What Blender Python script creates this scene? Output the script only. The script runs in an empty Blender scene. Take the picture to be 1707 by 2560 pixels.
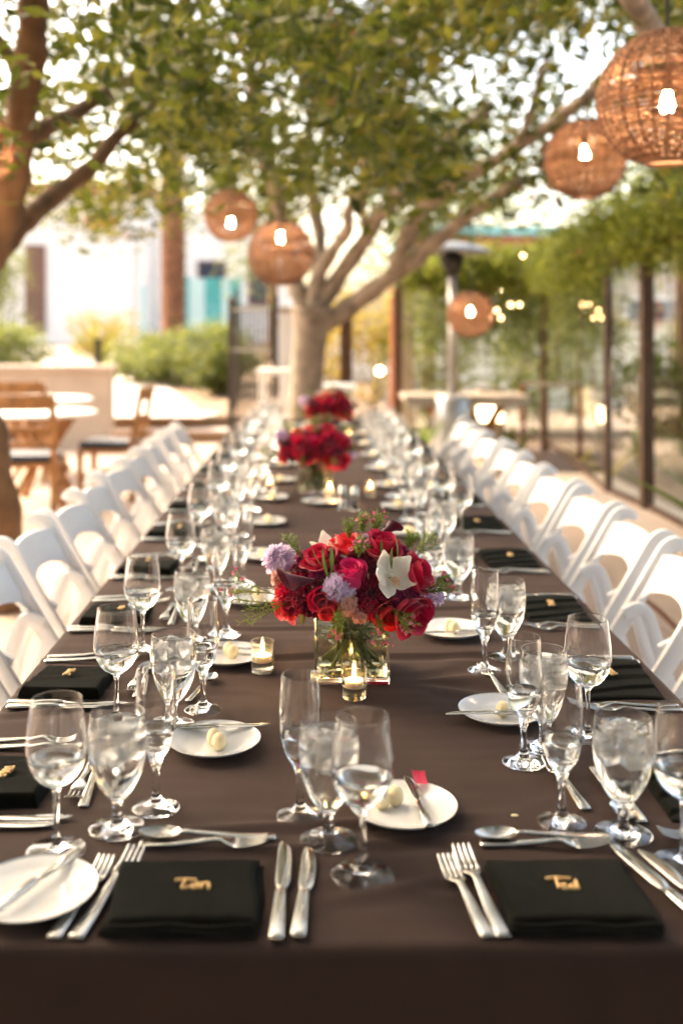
import bpy, bmesh, math, random
import numpy as np
from mathutils import Vector, Matrix, noise

random.seed(7)
SC = bpy.context.scene
COL = SC.collection
PI = math.pi

# ------------------------------------------------------------------ camera
FPX, HU, HV = 2600.0, 784.6, 820.0          # focal length, horizon point (pixels of the 1707 x 2560 photograph)
EYE = 1.45
cam_d = bpy.data.cameras.new('camera')
cam = bpy.data.objects.new('camera', cam_d)
COL.objects.link(cam)
cam.location = (0, 0, EYE)
cam.rotation_euler = (PI / 2, 0, 0)
cam_d.sensor_fit = 'VERTICAL'
cam_d.sensor_width = 36
cam_d.sensor_height = 36
cam_d.lens = FPX / 2560 * 36
cam_d.shift_x = (853.5 - HU) / 2560
cam_d.shift_y = -(1280 - HV) / 2560
cam_d.clip_start = 0.05
cam_d.clip_end = 600
cam_d.dof.use_dof = True
cam_d.dof.focus_distance = 1.84
cam_d.dof.aperture_fstop = 2.0
SC.camera = cam

# ------------------------------------------------------------------ light
SUN_EL, SUN_AZ = math.radians(44), math.radians(-58)     # azimuth from +Y towards +X
world = bpy.data.worlds.new('World')
SC.world = world
world.use_nodes = True
wn = world.node_tree
wn.nodes.clear()
sky = wn.nodes.new('ShaderNodeTexSky')
sky.sky_type = 'NISHITA'
sky.sun_disc = False
sky.sun_elevation = SUN_EL
sky.sun_rotation = SUN_AZ
sky.air_density = 1.0
sky.dust_density = 6.0
sky.ozone_density = 0.6
bg = wn.nodes.new('ShaderNodeBackground')
bg.inputs['Strength'].default_value = 0.15
wo = wn.nodes.new('ShaderNodeOutputWorld')
wn.links.new(sky.outputs[0], bg.inputs[0])
wn.links.new(bg.outputs[0], wo.inputs[0])
sun_d = bpy.data.lights.new('sun', 'SUN')
sun_d.energy = 0.5
sun_d.angle = math.radians(34)
sun_d.color = (1.0, 0.95, 0.88)
sun = bpy.data.objects.new('sun', sun_d)
COL.objects.link(sun)
sdir = Vector((math.sin(SUN_AZ) * math.cos(SUN_EL), math.cos(SUN_AZ) * math.cos(SUN_EL), math.sin(SUN_EL)))
sun.rotation_euler = sdir.to_track_quat('Z', 'Y').to_euler()
sun.location = (0, 0, 30)

vs = SC.view_settings
SC.display_settings.display_device = 'sRGB'
vs.view_transform = 'Standard'
vs.look = 'None'
vs.gamma = 1
vs.use_curve_mapping = False
vs.exposure = 3.02
try:
    vs.use_white_balance = True
    vs.white_balance_temperature = 7800
    vs.white_balance_tint = 10
except Exception:
    pass
SC.render.engine = 'CYCLES'
cy = SC.cycles
cy.max_bounces = 20
cy.transmission_bounces = 18
cy.transparent_max_bounces = 16
cy.glossy_bounces = 6
cy.diffuse_bounces = 4
cy.sample_clamp_indirect = 8
cy.blur_glossy = 0.6
cy.use_denoising = True
try:
    cy.denoiser = 'OPENIMAGEDENOISE'
except Exception:
    pass


# ------------------------------------------------------------------ point helpers
def at(ud, vd, y):
    """point at distance y seen at (ud, vd) on a 1568-wide copy of the photograph"""
    u, v = ud * 1.08865, vd * 1.08865
    return Vector(((u - HU) / FPX * y, y, EYE - (v - HV) / FPX * y))


# ------------------------------------------------------------------ materials
MATS = {}


def pm(name, color, rough=0.5, metal=0.0, trans=0.0, ior=1.45, var=0.0, scale=20.0, bump=0.0, bscale=80.0, sheen=0.0,
       sub=0.0, coat=0.0, emis=None, estr=0.0, spec=0.5, rvar=0.0, random_obj=0.0):
    m = bpy.data.materials.new(name)
    m.use_nodes = True
    nt = m.node_tree
    b = nt.nodes['Principled BSDF']
    b.inputs['Base Color'].default_value = (*color, 1)
    b.inputs['Roughness'].default_value = rough
    b.inputs['Metallic'].default_value = metal
    b.inputs['Transmission Weight'].default_value = trans
    b.inputs['IOR'].default_value = ior
    b.inputs['Specular IOR Level'].default_value = spec
    b.inputs['Sheen Weight'].default_value = sheen
    b.inputs['Sheen Roughness'].default_value = 0.4
    b.inputs['Coat Weight'].default_value = coat
    if sub:
        b.inputs['Subsurface Weight'].default_value = sub
        b.inputs['Subsurface Radius'].default_value = (0.02, 0.01, 0.006)
        b.inputs['Subsurface Scale'].default_value = 0.5
    if emis:
        b.inputs['Emission Color'].default_value = (*emis, 1)
        b.inputs['Emission Strength'].default_value = estr
    tc = nt.nodes.new('ShaderNodeTexCoord')
    if var > 0:
        n = nt.nodes.new('ShaderNodeTexNoise')
        n.inputs['Scale'].default_value = scale
        n.inputs['Detail'].default_value = 6
        nt.links.new(tc.outputs['Object'], n.inputs['Vector'])
        mx = nt.nodes.new('ShaderNodeMix')
        mx.data_type = 'RGBA'
        mx.inputs['A'].default_value = (*[c * (1 - var) for c in color], 1)
        mx.inputs['B'].default_value = (*[min(1, c * (1 + var)) for c in color], 1)
        mr = nt.nodes.new('ShaderNodeMapRange')
        mr.inputs['From Min'].default_value = 0.3
        mr.inputs['From Max'].default_value = 0.7
        nt.links.new(n.outputs['Fac'], mr.inputs['Value'])
        nt.links.new(mr.outputs['Result'], mx.inputs['Factor'])
        nt.links.new(mx.outputs['Result'], b.inputs['Base Color'])
        if rvar:
            mr2 = nt.nodes.new('ShaderNodeMapRange')
            mr2.inputs['To Min'].default_value = max(0, rough - rvar)
            mr2.inputs['To Max'].default_value = min(1, rough + rvar)
            nt.links.new(n.outputs['Fac'], mr2.inputs['Value'])
            nt.links.new(mr2.outputs['Result'], b.inputs['Roughness'])
    if bump > 0:
        n2 = nt.nodes.new('ShaderNodeTexNoise')
        n2.inputs['Scale'].default_value = bscale
        n2.inputs['Detail'].default_value = 5
        nt.links.new(tc.outputs['Object'], n2.inputs['Vector'])
        bp = nt.nodes.new('ShaderNodeBump')
        bp.inputs['Strength'].default_value = bump
        bp.inputs['Distance'].default_value = 0.01
        nt.links.new(n2.outputs['Fac'], bp.inputs['Height'])
        nt.links.new(bp.outputs['Normal'], b.inputs['Normal'])
    MATS[name] = m
    return m


def leafmat(name, c1, c2, c3, trans=0.45, rough=0.5):
    """leaf: each leaf its own tone, light passes through"""
    m = bpy.data.materials.new(name)
    m.use_nodes = True
    nt = m.node_tree
    b = nt.nodes['Principled BSDF']
    out = nt.nodes['Material Output']
    geo = nt.nodes.new('ShaderNodeNewGeometry')
    cr = nt.nodes.new('ShaderNodeValToRGB')
    e = cr.color_ramp.elements
    e[0].color = (*c1, 1)
    e[1].color = (*c3, 1)
    k = e.new(0.55)
    k.color = (*c2, 1)
    nt.links.new(geo.outputs['Random Per Island'], cr.inputs['Fac'])
    nt.links.new(cr.outputs['Color'], b.inputs['Base Color'])
    b.inputs['Roughness'].default_value = rough
    b.inputs['Specular IOR Level'].default_value = 0.35
    tr = nt.nodes.new('ShaderNodeBsdfTranslucent')
    hs = nt.nodes.new('ShaderNodeHueSaturation')
    hs.inputs['Value'].default_value = 1.7
    hs.inputs['Hue'].default_value = 0.485
    nt.links.new(cr.outputs['Color'], hs.inputs['Color'])
    nt.links.new(hs.outputs['Color'], tr.inputs['Color'])
    mx = nt.nodes.new('ShaderNodeMixShader')
    mx.inputs[0].default_value = trans
    nt.links.new(b.outputs[0], mx.inputs[1])
    nt.links.new(tr.outputs[0], mx.inputs[2])
    nt.links.new(mx.outputs[0], out.inputs['Surface'])
    MATS[name] = m
    return m


def petalmat(name, c_in, c_out, rough=0.55, trans=0.3, var=0.25):
    """petal: paler or darker towards the rim by the flower's own colouring (generated height), light passes through"""
    m = bpy.data.materials.new(name)
    m.use_nodes = True
    nt = m.node_tree
    b = nt.nodes['Principled BSDF']
    out = nt.nodes['Material Output']
    tc = nt.nodes.new('ShaderNodeTexCoord')
    n = nt.nodes.new('ShaderNodeTexNoise')
    n.inputs['Scale'].default_value = 3.2
    n.inputs['Detail'].default_value = 5
    nt.links.new(tc.outputs['Generated'], n.inputs['Vector'])
    oi = nt.nodes.new('ShaderNodeObjectInfo')
    ad = nt.nodes.new('ShaderNodeMath')
    ad.operation = 'MULTIPLY_ADD'
    ad.inputs[1].default_value = var * 2
    nt.links.new(oi.outputs['Random'], ad.inputs[0])
    nt.links.new(n.outputs['Fac'], ad.inputs[2])
    mr = nt.nodes.new('ShaderNodeMapRange')
    mr.inputs['From Min'].default_value = 0.3
    mr.inputs['From Max'].default_value = 0.8 + var
    nt.links.new(ad.outputs[0], mr.inputs['Value'])
    mx = nt.nodes.new('ShaderNodeMix')
    mx.data_type = 'RGBA'
    mx.inputs['A'].default_value = (*c_in, 1)
    mx.inputs['B'].default_value = (*c_out, 1)
    nt.links.new(mr.outputs['Result'], mx.inputs['Factor'])
    nt.links.new(mx.outputs['Result'], b.inputs['Base Color'])
    b.inputs['Roughness'].default_value = rough
    b.inputs['Specular IOR Level'].default_value = 0.3
    b.inputs['Sheen Weight'].default_value = 0.25
    tr = nt.nodes.new('ShaderNodeBsdfTranslucent')
    nt.links.new(mx.outputs['Result'], tr.inputs['Color'])
    ms = nt.nodes.new('ShaderNodeMixShader')
    ms.inputs[0].default_value = trans
    nt.links.new(b.outputs[0], ms.inputs[1])
    nt.links.new(tr.outputs[0], ms.inputs[2])
    nt.links.new(ms.outputs[0], out.inputs['Surface'])
    # fine veins
    w = nt.nodes.new('ShaderNodeTexNoise')
    w.inputs['Scale'].default_value = 14
    nt.links.new(tc.outputs['Generated'], w.inputs['Vector'])
    bp = nt.nodes.new('ShaderNodeBump')
    bp.inputs['Strength'].default_value = 0.15
    bp.inputs['Distance'].default_value = 0.004
    nt.links.new(w.outputs['Fac'], bp.inputs['Height'])
    nt.links.new(bp.outputs['Normal'], b.inputs['Normal'])
    MATS[name] = m
    return m


def glassmat(name, color=(1, 1, 1), ior=1.45, rough=0.0):
    m = bpy.data.materials.new(name)
    m.use_nodes = True
    nt = m.node_tree
    nt.nodes.remove(nt.nodes['Principled BSDF'])
    g = nt.nodes.new('ShaderNodeBsdfGlass')
    g.inputs['Color'].default_value = (*color, 1)
    g.inputs['IOR'].default_value = ior
    g.inputs['Roughness'].default_value = rough
    nt.links.new(g.outputs[0], nt.nodes['Material Output'].inputs['Surface'])
    MATS[name] = m
    return m


def emit(name, color, strength):
    m = bpy.data.materials.new(name)
    m.use_nodes = True
    nt = m.node_tree
    nt.nodes.remove(nt.nodes['Principled BSDF'])
    g = nt.nodes.new('ShaderNodeEmission')
    g.inputs['Color'].default_value = (*color, 1)
    g.inputs['Strength'].default_value = strength
    nt.links.new(g.outputs[0], nt.nodes['Material Output'].inputs['Surface'])
    MATS[name] = m
    return m


def weavemat(name, c1, c2, trans):
    m = pm(name, c1, rough=0.7, bump=0.4, bscale=250)
    nt = m.node_tree
    b = nt.nodes['Principled BSDF']
    geo = nt.nodes.new('ShaderNodeNewGeometry')
    cr = nt.nodes.new('ShaderNodeValToRGB')
    cr.color_ramp.elements[0].color = (*[c * 0.30 for c in c1], 1)
    cr.color_ramp.elements[1].color = (*[c * 1.25 for c in c1], 1)
    nt.links.new(geo.outputs['Random Per Island'], cr.inputs['Fac'])
    nt.links.new(cr.outputs['Color'], b.inputs['Base Color'])
    tr = nt.nodes.new('ShaderNodeBsdfTranslucent')
    tr.inputs['Color'].default_value = (*c2, 1)
    ms = nt.nodes.new('ShaderNodeMixShader')
    ms.inputs[0].default_value = trans
    nt.links.new(b.outputs[0], ms.inputs[1])
    nt.links.new(tr.outputs[0], ms.inputs[2])
    nt.links.new(ms.outputs[0], nt.nodes['Material Output'].inputs['Surface'])
    return m


glassmat('glass', (1, 1, 1), 1.45)
glassmat('votive_glass', (1.0, 0.97, 0.92), 1.45, 0.10)
glassmat('water', (0.985, 0.995, 0.99), 1.33)
glassmat('vase_water', (0.97, 0.95, 0.84), 1.33)
glassmat('pane_glass', (0.96, 0.98, 0.96), 1.45)
pm('ice', (0.90, 0.90, 0.90), rough=0.22, trans=0.82, ior=1.25, bump=0.5, bscale=120)
pm('steel', (0.47, 0.45, 0.41), rough=0.16, metal=1, var=0.08, scale=60, rvar=0.05)
pm('cloth', (0.030, 0.0180, 0.0142), rough=0.82, sheen=0.10, var=0.12, scale=9, bump=0.12, bscale=900, spec=0.12)
MATS['cloth'].node_tree.nodes['Principled BSDF'].inputs['Sheen Tint'].default_value = (0.75, 0.50, 0.42, 1)
pm('napkin', (0.0046, 0.0046, 0.0024), rough=1.0, sheen=0.06, var=0.25, scale=30, bump=0.6, bscale=700, spec=0.03)
pm('china', (0.63, 0.615, 0.59), rough=0.18, coat=0.4)
pm('butter', (0.80, 0.66, 0.40), rough=0.45, sub=0.3, bump=0.3, bscale=500)
pm('wood_tag', (0.62, 0.38, 0.15), rough=0.6, var=0.2, scale=120)
pm('resin', (0.78, 0.77, 0.77), rough=0.42, var=0.03, scale=8)
pm('seat_pad', (0.78, 0.76, 0.75), rough=0.5, var=0.04, scale=10)
pm('dark_metal', (0.03, 0.028, 0.026), rough=0.45, metal=0.6)
pm('teak', (0.27, 0.12, 0.036), rough=0.5, var=0.35, scale=14, bump=0.2, bscale=60)
pm('navy_fabric', (0.02, 0.03, 0.05), rough=0.8, sheen=0.4, var=0.15, scale=40)
pm('table_white', (0.78, 0.77, 0.74), rough=0.35, var=0.05, scale=6)
pm('bark', (0.24, 0.187, 0.142), rough=0.9, var=0.45, scale=7, bump=0.9, bscale=18)
pm('bark_brown', (0.135, 0.072, 0.036), rough=0.9, var=0.4, scale=8, bump=0.9, bscale=20)
pm('palm_bark', (0.22, 0.10, 0.05), rough=0.95, var=0.5, scale=12, bump=1.0, bscale=16)
pm('stone', (0.46, 0.36, 0.29), rough=0.85, var=0.12, scale=3, bump=0.3, bscale=40)
pm('paving', (0.36, 0.27, 0.21), rough=0.8, var=0.14, scale=1.2, bump=0.2, bscale=50)
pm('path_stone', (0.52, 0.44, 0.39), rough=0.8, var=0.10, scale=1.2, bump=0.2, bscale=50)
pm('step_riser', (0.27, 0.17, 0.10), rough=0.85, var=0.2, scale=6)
pm('soil', (0.22, 0.145, 0.09), rough=0.95, var=0.4, scale=5, bump=1, bscale=25)
pm('gravel', (0.10, 0.065, 0.045), rough=0.95, var=0.6, scale=30, bump=1, bscale=60)
pm('stucco', (0.78, 0.75, 0.71), rough=0.85, var=0.04, scale=4, bump=0.2, bscale=60)
pm('stucco_tan', (0.46, 0.37, 0.29), rough=0.85, var=0.08, scale=4, bump=0.2, bscale=60)
pm('teal_paint', (0.045, 0.34, 0.36), rough=0.5, var=0.15, scale=8)
pm('pale_teal', (0.38, 0.58, 0.60), rough=0.5, var=0.1, scale=8)
pm('door_wood', (0.16, 0.085, 0.055), rough=0.6, var=0.3, scale=9)
pm('iron', (0.06, 0.05, 0.042), rough=0.55, metal=0.3, var=0.2, scale=30)
pm('fence_steel', (0.075, 0.036, 0.018), rough=0.55, metal=0.2, var=0.3, scale=12)
pm('red_steel', (0.15, 0.03, 0.018), rough=0.5, metal=0.1, var=0.2, scale=12)
pm('rust_paint', (0.38, 0.11, 0.05), rough=0.6, var=0.2, scale=8)
pm('heater_steel', (0.42, 0.41, 0.40), rough=0.4, metal=0.8)
pm('weathered_wood', (0.40, 0.335, 0.27), rough=0.8, var=0.25, scale=10, bump=0.4, bscale=50)
pm('orange_wood', (0.45, 0.17, 0.05), rough=0.6, var=0.3, scale=10)
pm('roof_edge', (0.20, 0.48, 0.47), rough=0.4)
pm('roof_tile', (0.36, 0.12, 0.07), rough=0.8, var=0.3, scale=10)
pm('cord', (0.02, 0.017, 0.015), rough=0.7)
pm('wax', (0.85, 0.80, 0.70), rough=0.5, sub=0.4)
pm('stem_green', (0.12, 0.15, 0.02), rough=0.5, var=0.4, scale=40, sub=0.1)
pm('wick', (0.03, 0.02, 0.015), rough=0.9)
pm('salt', (0.85, 0.85, 0.83), rough=0.8)
weavemat('rattan', (0.33, 0.185, 0.11), (0.50, 0.285, 0.18), 0.32)
emit('bulb_glow', (1.0, 0.76, 0.55), 85)
emit('flame_glow', (1.0, 0.58, 0.24), 120)
emit('fairy_glow', (1.0, 0.60, 0.32), 7)
emit('lantern_glow', (1.0, 0.66, 0.38), 3.2)
leafmat('leaf_olive', (0.018, 0.030, 0.004), (0.065, 0.085, 0.010), (0.16, 0.145, 0.022), trans=0.45)
leafmat('leaf_green', (0.018, 0.032, 0.005), (0.065, 0.09, 0.012), (0.14, 0.14, 0.025), trans=0.44)
leafmat('leaf_lime', (0.09, 0.12, 0.015), (0.17, 0.21, 0.03), (0.24, 0.26, 0.05), trans=0.45)
leafmat('leaf_bright', (0.08, 0.11, 0.02), (0.14, 0.17, 0.04), (0.2, 0.21, 0.07), trans=0.4)
leafmat('leaf_yellow', (0.2, 0.18, 0.03), (0.32, 0.26, 0.04), (0.38, 0.28, 0.05), trans=0.4)
leafmat('leaf_brown', (0.12, 0.05, 0.02), (0.2, 0.08, 0.03), (0.22, 0.10, 0.04), trans=0.4)
leafmat('leaf_deep', (0.06, 0.10, 0.02), (0.08, 0.13, 0.025), (0.11, 0.15, 0.04), trans=0.25)
leafmat('leaf_fresh', (0.07, 0.12, 0.02), (0.12, 0.19, 0.03), (0.17, 0.2, 0.05), trans=0.35)
petalmat('rose_red', (0.40, 0.003, 0.026), (0.66, 0.008, 0.065))
petalmat('rose_pink', (0.70, 0.008, 0.10), (0.88, 0.03, 0.22))
petalmat('rose_coral', (0.62, 0.012, 0.025), (0.78, 0.04, 0.05))
petalmat('wine_petal', (0.085, 0.002, 0.012), (0.26, 0.006, 0.035))
petalmat('magenta_petal', (0.22, 0.004, 0.05), (0.42, 0.012, 0.12))
petalmat('orchid_white', (0.78, 0.72, 0.58), (0.86, 0.82, 0.74), var=0.1)
petalmat('lilac_petal', (0.66, 0.46, 0.68), (0.86, 0.72, 0.86))
petalmat('blush_petal', (0.70, 0.30, 0.22), (0.82, 0.50, 0.40))
petalmat('pink_mum', (0.45, 0.04, 0.10), (0.70, 0.30, 0.36))
petalmat('calla_skin', (0.035, 0.001, 0.006), (0.09, 0.003, 0.016), rough=0.55, trans=0.15)
petalmat('mum_wine', (0.13, 0.003, 0.015), (0.40, 0.015, 0.06))
petalmat('wax_pink', (0.5, 0.05, 0.13), (0.75, 0.22, 0.30))
petalmat('orchid_lip', (0.55, 0.06, 0.12), (0.80, 0.62, 0.35))


# ------------------------------------------------------------------ mesh helpers
class MB:
    def __init__(s):
        s.v, s.f, s.m, s.mi = [], [], [], 0

    def add(s, v, f):
        o = len(s.v)
        s.v.extend(tuple(p) for p in v)
        s.f.extend(tuple(i + o for i in q) for q in f)
        s.m.extend([s.mi] * len(f))
        return s

    def box(s, x0, x1, y0, y1, z0, z1, M=None):
        v = [(x, y, z) for z in (z0, z1) for y in (y0, y1) for x in (x0, x1)]
        if M is not None:
            v = [M @ Vector(p) for p in v]
        return s.add(v, [(0, 2, 3, 1), (4, 5, 7, 6), (0, 1, 5, 4), (2, 6, 7, 3), (0, 4, 6, 2), (1, 3, 7, 5)])

    def bar(s, a, b, w, t, up=(0, 0, 1)):
        """square bar from a to b, w wide sideways, t thick along up"""
        a, b = Vector(a), Vector(b)
        d = (b - a)
        L = d.length
        d.normalize()
        up = Vector(up)
        sd = d.cross(up)
        if sd.length < 1e-4:
            sd = d.cross(Vector((1, 0, 0)))
        sd.normalize()
        u = sd.cross(d)
        v = []
        for p in (a, b):
            for i, j in ((-1, -1), (1, -1), (1, 1), (-1, 1)):
                v.append(p + sd * (i * w / 2) + u * (j * t / 2))
        return s.add(v, [(0, 3, 2, 1), (4, 5, 6, 7), (0, 1, 5, 4), (1, 2, 6, 5), (2, 3, 7, 6), (3, 0, 4, 7)])

    def tube(s, pts, rad, n=8, cap=True, sx=1.0, closed=False):
        pts = [Vector(p) for p in pts]
        N = len(pts)
        if not hasattr(rad, '__len__'):
            rad = [rad] * N
        v, f = [], []
        d0 = (pts[1] - pts[0]).normalized()
        ref = Vector((0, 0, 1)) if abs(d0.z) < 0.9 else Vector((1, 0, 0))
        nrm = d0.cross(ref).normalized()
        for i in range(N):
            if closed:
                d = pts[(i + 1) % N] - pts[i - 1]
            else:
                d = pts[min(i + 1, N - 1)] - pts[max(i - 1, 0)]
            if d.length < 1e-9:
                d = d0
            d = d.normalized()
            nrm = (nrm - d * nrm.dot(d))
            if nrm.length < 1e-6:
                nrm = d.orthogonal()
            nrm.normalize()
            bn = d.cross(nrm)
            for k in range(n):
                a = 2 * PI * k / n
                v.append(pts[i] + nrm * (math.cos(a) * rad[i]) + bn * (math.sin(a) * rad[i] * sx))
        R = N if closed else N - 1
        for i in range(R):
            for k in range(n):
                j = (i + 1) % N
                f.append((i * n + k, i * n + (k + 1) % n, j * n + (k + 1) % n, j * n + k))
        if cap and not closed:
            f.append(tuple(range(n))[::-1])
            f.append(tuple((N - 1) * n + k for k in range(n)))
        return s.add(v, f)

    def lathe(s, prof, n=32, M=None):
        """profile of (r, z); r = 0 at either end closes it"""
        v, f, rows = [], [], []
        for r, z in prof:
            if r < 1e-6:
                rows.append([len(v)])
                v.append((0, 0, z))
            else:
                rows.append(list(range(len(v), len(v) + n)))
                v.extend((r * math.cos(2 * PI * k / n), r * math.sin(2 * PI * k / n), z) for k in range(n))
        for A, B in zip(rows, rows[1:]):
            for k in range(n):
                k2 = (k + 1) % n
                if len(A) == 1 and len(B) == 1:
                    continue
                if len(A) == 1:
                    f.append((A[0], B[k2], B[k]))
                elif len(B) == 1:
                    f.append((A[k], A[k2], B[0]))
                else:
                    f.append((A[k], A[k2], B[k2], B[k]))
        if M is not None:
            v = [M @ Vector(p) for p in v]
        return s.add(v, f)

    def grid(s, P, nu, nv):
        """P(i, j) -> point, an open sheet"""
        v = [P(i / nu, j / nv) for j in range(nv + 1) for i in range(nu + 1)]
        w = nu + 1
        f = [(j * w + i, j * w + i + 1, (j + 1) * w + i + 1, (j + 1) * w + i) for j in range(nv) for i in range(nu)]
        return s.add(v, f)

    def mesh(s, name, mat, smooth=True, bevel=0.0, seg=2, angle=None):
        me = bpy.data.meshes.new(name)
        me.from_pydata([tuple(p) for p in s.v], [], s.f)
        mats = mat if isinstance(mat, (list, tuple)) else [mat]
        for m in mats:
            me.materials.append(MATS[m])
        if len(mats) > 1:
            me.polygons.foreach_set('material_index', s.m)
        bm = bmesh.new()
        bm.from_mesh(me)
        bmesh.ops.recalc_face_normals(bm, faces=bm.faces)
        if bevel:
            es = [e for e in bm.edges if len(e.link_faces) == 2 and e.calc_face_angle(0) > 0.5]
            bmesh.ops.bevel(bm, geom=es, offset=bevel, segments=seg, profile=0.6, affect='EDGES', clamp_overlap=True)
        bm.to_mesh(me)
        bm.free()
        if smooth:
            me.polygons.foreach_set('use_smooth', [True] * len(me.polygons))
            if angle or bevel:
                try:
                    me.set_sharp_from_angle(angle=math.radians(angle or 50))
                except Exception:
                    pass
        me.update()
        return me

    def obj(s, name, mat, parent=None, **k):
        return link(name, s.mesh(name, mat, **k), parent)


def link(name, me, parent=None, M=None):
    o = bpy.data.objects.new(name, me)
    COL.objects.link(o)
    if parent is not None:
        o.parent = parent
    if M is not None:
        o.matrix_local = M
    return o


def tag(o, label=None, cat=None, group=None, kind=None):
    if label:
        o['label'] = label
    if cat:
        o['category'] = cat
    if group:
        o['group'] = group
    if kind:
        o['kind'] = kind
    return o


def thing(name, label, cat, loc=(0, 0, 0), rz=0.0, group=None, M=None):
    o = bpy.data.objects.new(name, None)
    o.empty_display_size = 0.05
    COL.objects.link(o)
    if M is not None:
        o.matrix_world = M
    else:
        o.location = loc
        o.rotation_euler = (0, 0, rz)
    return tag(o, label, cat, group)


KIDS = {}


def copy_tree(o, parent=None):
    c = o.copy()
    COL.objects.link(c)
    if parent is not None:
        c.parent = parent
    for k in list(o.children):
        copy_tree(k, c)
    return c


def spline(pts, n):
    """Catmull-Rom through pts, n steps a span"""
    P = [Vector(p) for p in pts]
    P = [P[0] * 2 - P[1]] + P + [P[-1] * 2 - P[-2]]
    out = []
    for i in range(1, len(P) - 2):
        for k in range(n):
            t = k / n
            a, b, c, d = P[i - 1], P[i], P[i + 1], P[i + 2]
            out.append(0.5 * ((2 * b) + (c - a) * t + (2 * a - 5 * b + 4 * c - d) * t * t + (3 * b - a - 3 * c + d) * t ** 3))
    out.append(P[-2].copy())
    return out


def prof(pts, n=4):
    return [(max(0.0, p.x), p.y) for p in spline([(r, z, 0) for r, z in pts], n)]


def leaf_cloud(name, mat, centers, per, sigma, length, width, parent=None, seed=1, flat=0.6, kind=None):
    """many leaf-sized folded kites scattered in clumps"""
    rs = np.random.RandomState(seed)
    C = np.asarray(centers, float)
    N = len(C) * per
    sig = np.asarray(sigma, float) if np.ndim(sigma) else np.full(3, sigma)
    c = np.repeat(C, per, 0) + rs.normal(size=(N, 3)) * sig
    d = rs.normal(size=(N, 3))
    d[:, 2] = d[:, 2] * flat - 0.35
    d /= np.linalg.norm(d, axis=1)[:, None]
    r = rs.normal(size=(N, 3))
    s_ = np.cross(d, r)
    s_ /= np.linalg.norm(s_, axis=1)[:, None]
    up = np.cross(s_, d)
    L = length * rs.uniform(0.65, 1.25, N)[:, None]
    W = width * rs.uniform(0.7, 1.25, N)[:, None]
    v = np.empty((N, 6, 3))
    v[:, 0] = c - d * L * 0.5
    v[:, 1] = c - d * L * 0.08 + s_ * W * 0.5 + up * W * 0.18
    v[:, 2] = c - d * L * 0.08 - s_ * W * 0.5 + up * W * 0.18
    v[:, 3] = c + d * L * 0.5 - up * L * 0.08
    v[:, 4] = c + d * L * 0.25 + s_ * W * 0.32 + up * W * 0.1
    v[:, 5] = c + d * L * 0.25 - s_ * W * 0.32 + up * W * 0.1
    base = (np.arange(N) * 6)[:, None]
    quads = np.concatenate([base + np.array([[0, 1, 4, 3]]), base + np.array([[0, 3, 5, 2]])], 1).reshape(-1)
    me = bpy.data.meshes.new(name)
    me.vertices.add(N * 6)
    me.vertices.foreach_set('co', v.reshape(-1))
    me.loops.add(N * 8)
    me.loops.foreach_set('vertex_index', quads.astype(np.int32))
    me.polygons.add(N * 2)
    me.polygons.foreach_set('loop_start', np.arange(0, N * 8, 4, dtype=np.int32))
    me.polygons.foreach_set('loop_total', np.full(N * 2, 4, dtype=np.int32))
    me.materials.append(MATS[mat])
    me.update(calc_edges=True)
    me.validate()
    o = link(name, me, parent)
    if kind:
        o['kind'] = kind
    return o


ORD = ['first', 'second', 'third', 'fourth', 'fifth', 'sixth', 'seventh', 'eighth', 'ninth', 'tenth', 'eleventh', 'twelfth',
       'thirteenth', 'fourteenth', 'fifteenth', 'sixteenth']

# =================================================================== THE SETTING
def structure(name, mb, mat, **k):
    o = mb.obj(name, mat, **k)
    o['kind'] = 'structure'
    return o


def slope(y):
    return 0.30 + 0.036 * max(0.0, y - 13.6)


m = MB()
m.grid(lambda a, b: (-90 + 180 * a, -30 + 190 * b, -0.004), 24, 24)
structure('ground', m, 'paving')
# raised garden behind the steps
m = MB()
xs = [-60, -14, -1.05, 0.6]
ys = [13.66, 20, 30, 45, 70]
m.grid(lambda a, b: (-40 + 41.0 * a, 13.62 + 46 * b, slope(13.62 + 46 * b)), 12, 20)
m.box(-40, 1.0, 13.60, 13.64, -0.05, 0.29)
structure('garden_bed', m, 'soil', smooth=False)
# path up to the white building
m = MB()
pr = [(-1.38, 13.3), (-2.0, 15.8), (-2.92, 19.3), (-4.6, 24.5), (-6.0, 31.0)]
pl = [(-3.2, 13.3), (-4.0, 15.8), (-5.4, 19.3), (-7.0, 24.5), (-9.5, 31.0)]
v = []
for (a, b) in zip(pr, pl):
    v += [(a[0], a[1], slope(a[1]) + 0.012), (b[0], b[1], slope(b[1]) + 0.012)]
m.add(v, [(2 * i, 2 * i + 1, 2 * i + 3, 2 * i + 2) for i in range(4)])
structure('path', m, 'path_stone')
# two wide steps
st = MB()
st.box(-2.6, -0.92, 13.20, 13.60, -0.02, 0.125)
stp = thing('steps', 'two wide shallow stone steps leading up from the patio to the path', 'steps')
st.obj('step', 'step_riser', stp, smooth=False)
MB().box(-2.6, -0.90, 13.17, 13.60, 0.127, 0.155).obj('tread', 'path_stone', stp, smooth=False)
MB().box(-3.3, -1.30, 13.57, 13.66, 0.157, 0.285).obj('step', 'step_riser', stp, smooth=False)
MB().box(-3.3, -1.28, 13.55, 13.95, 0.287, 0.318).obj('tread', 'path_stone', stp, smooth=False)
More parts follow.
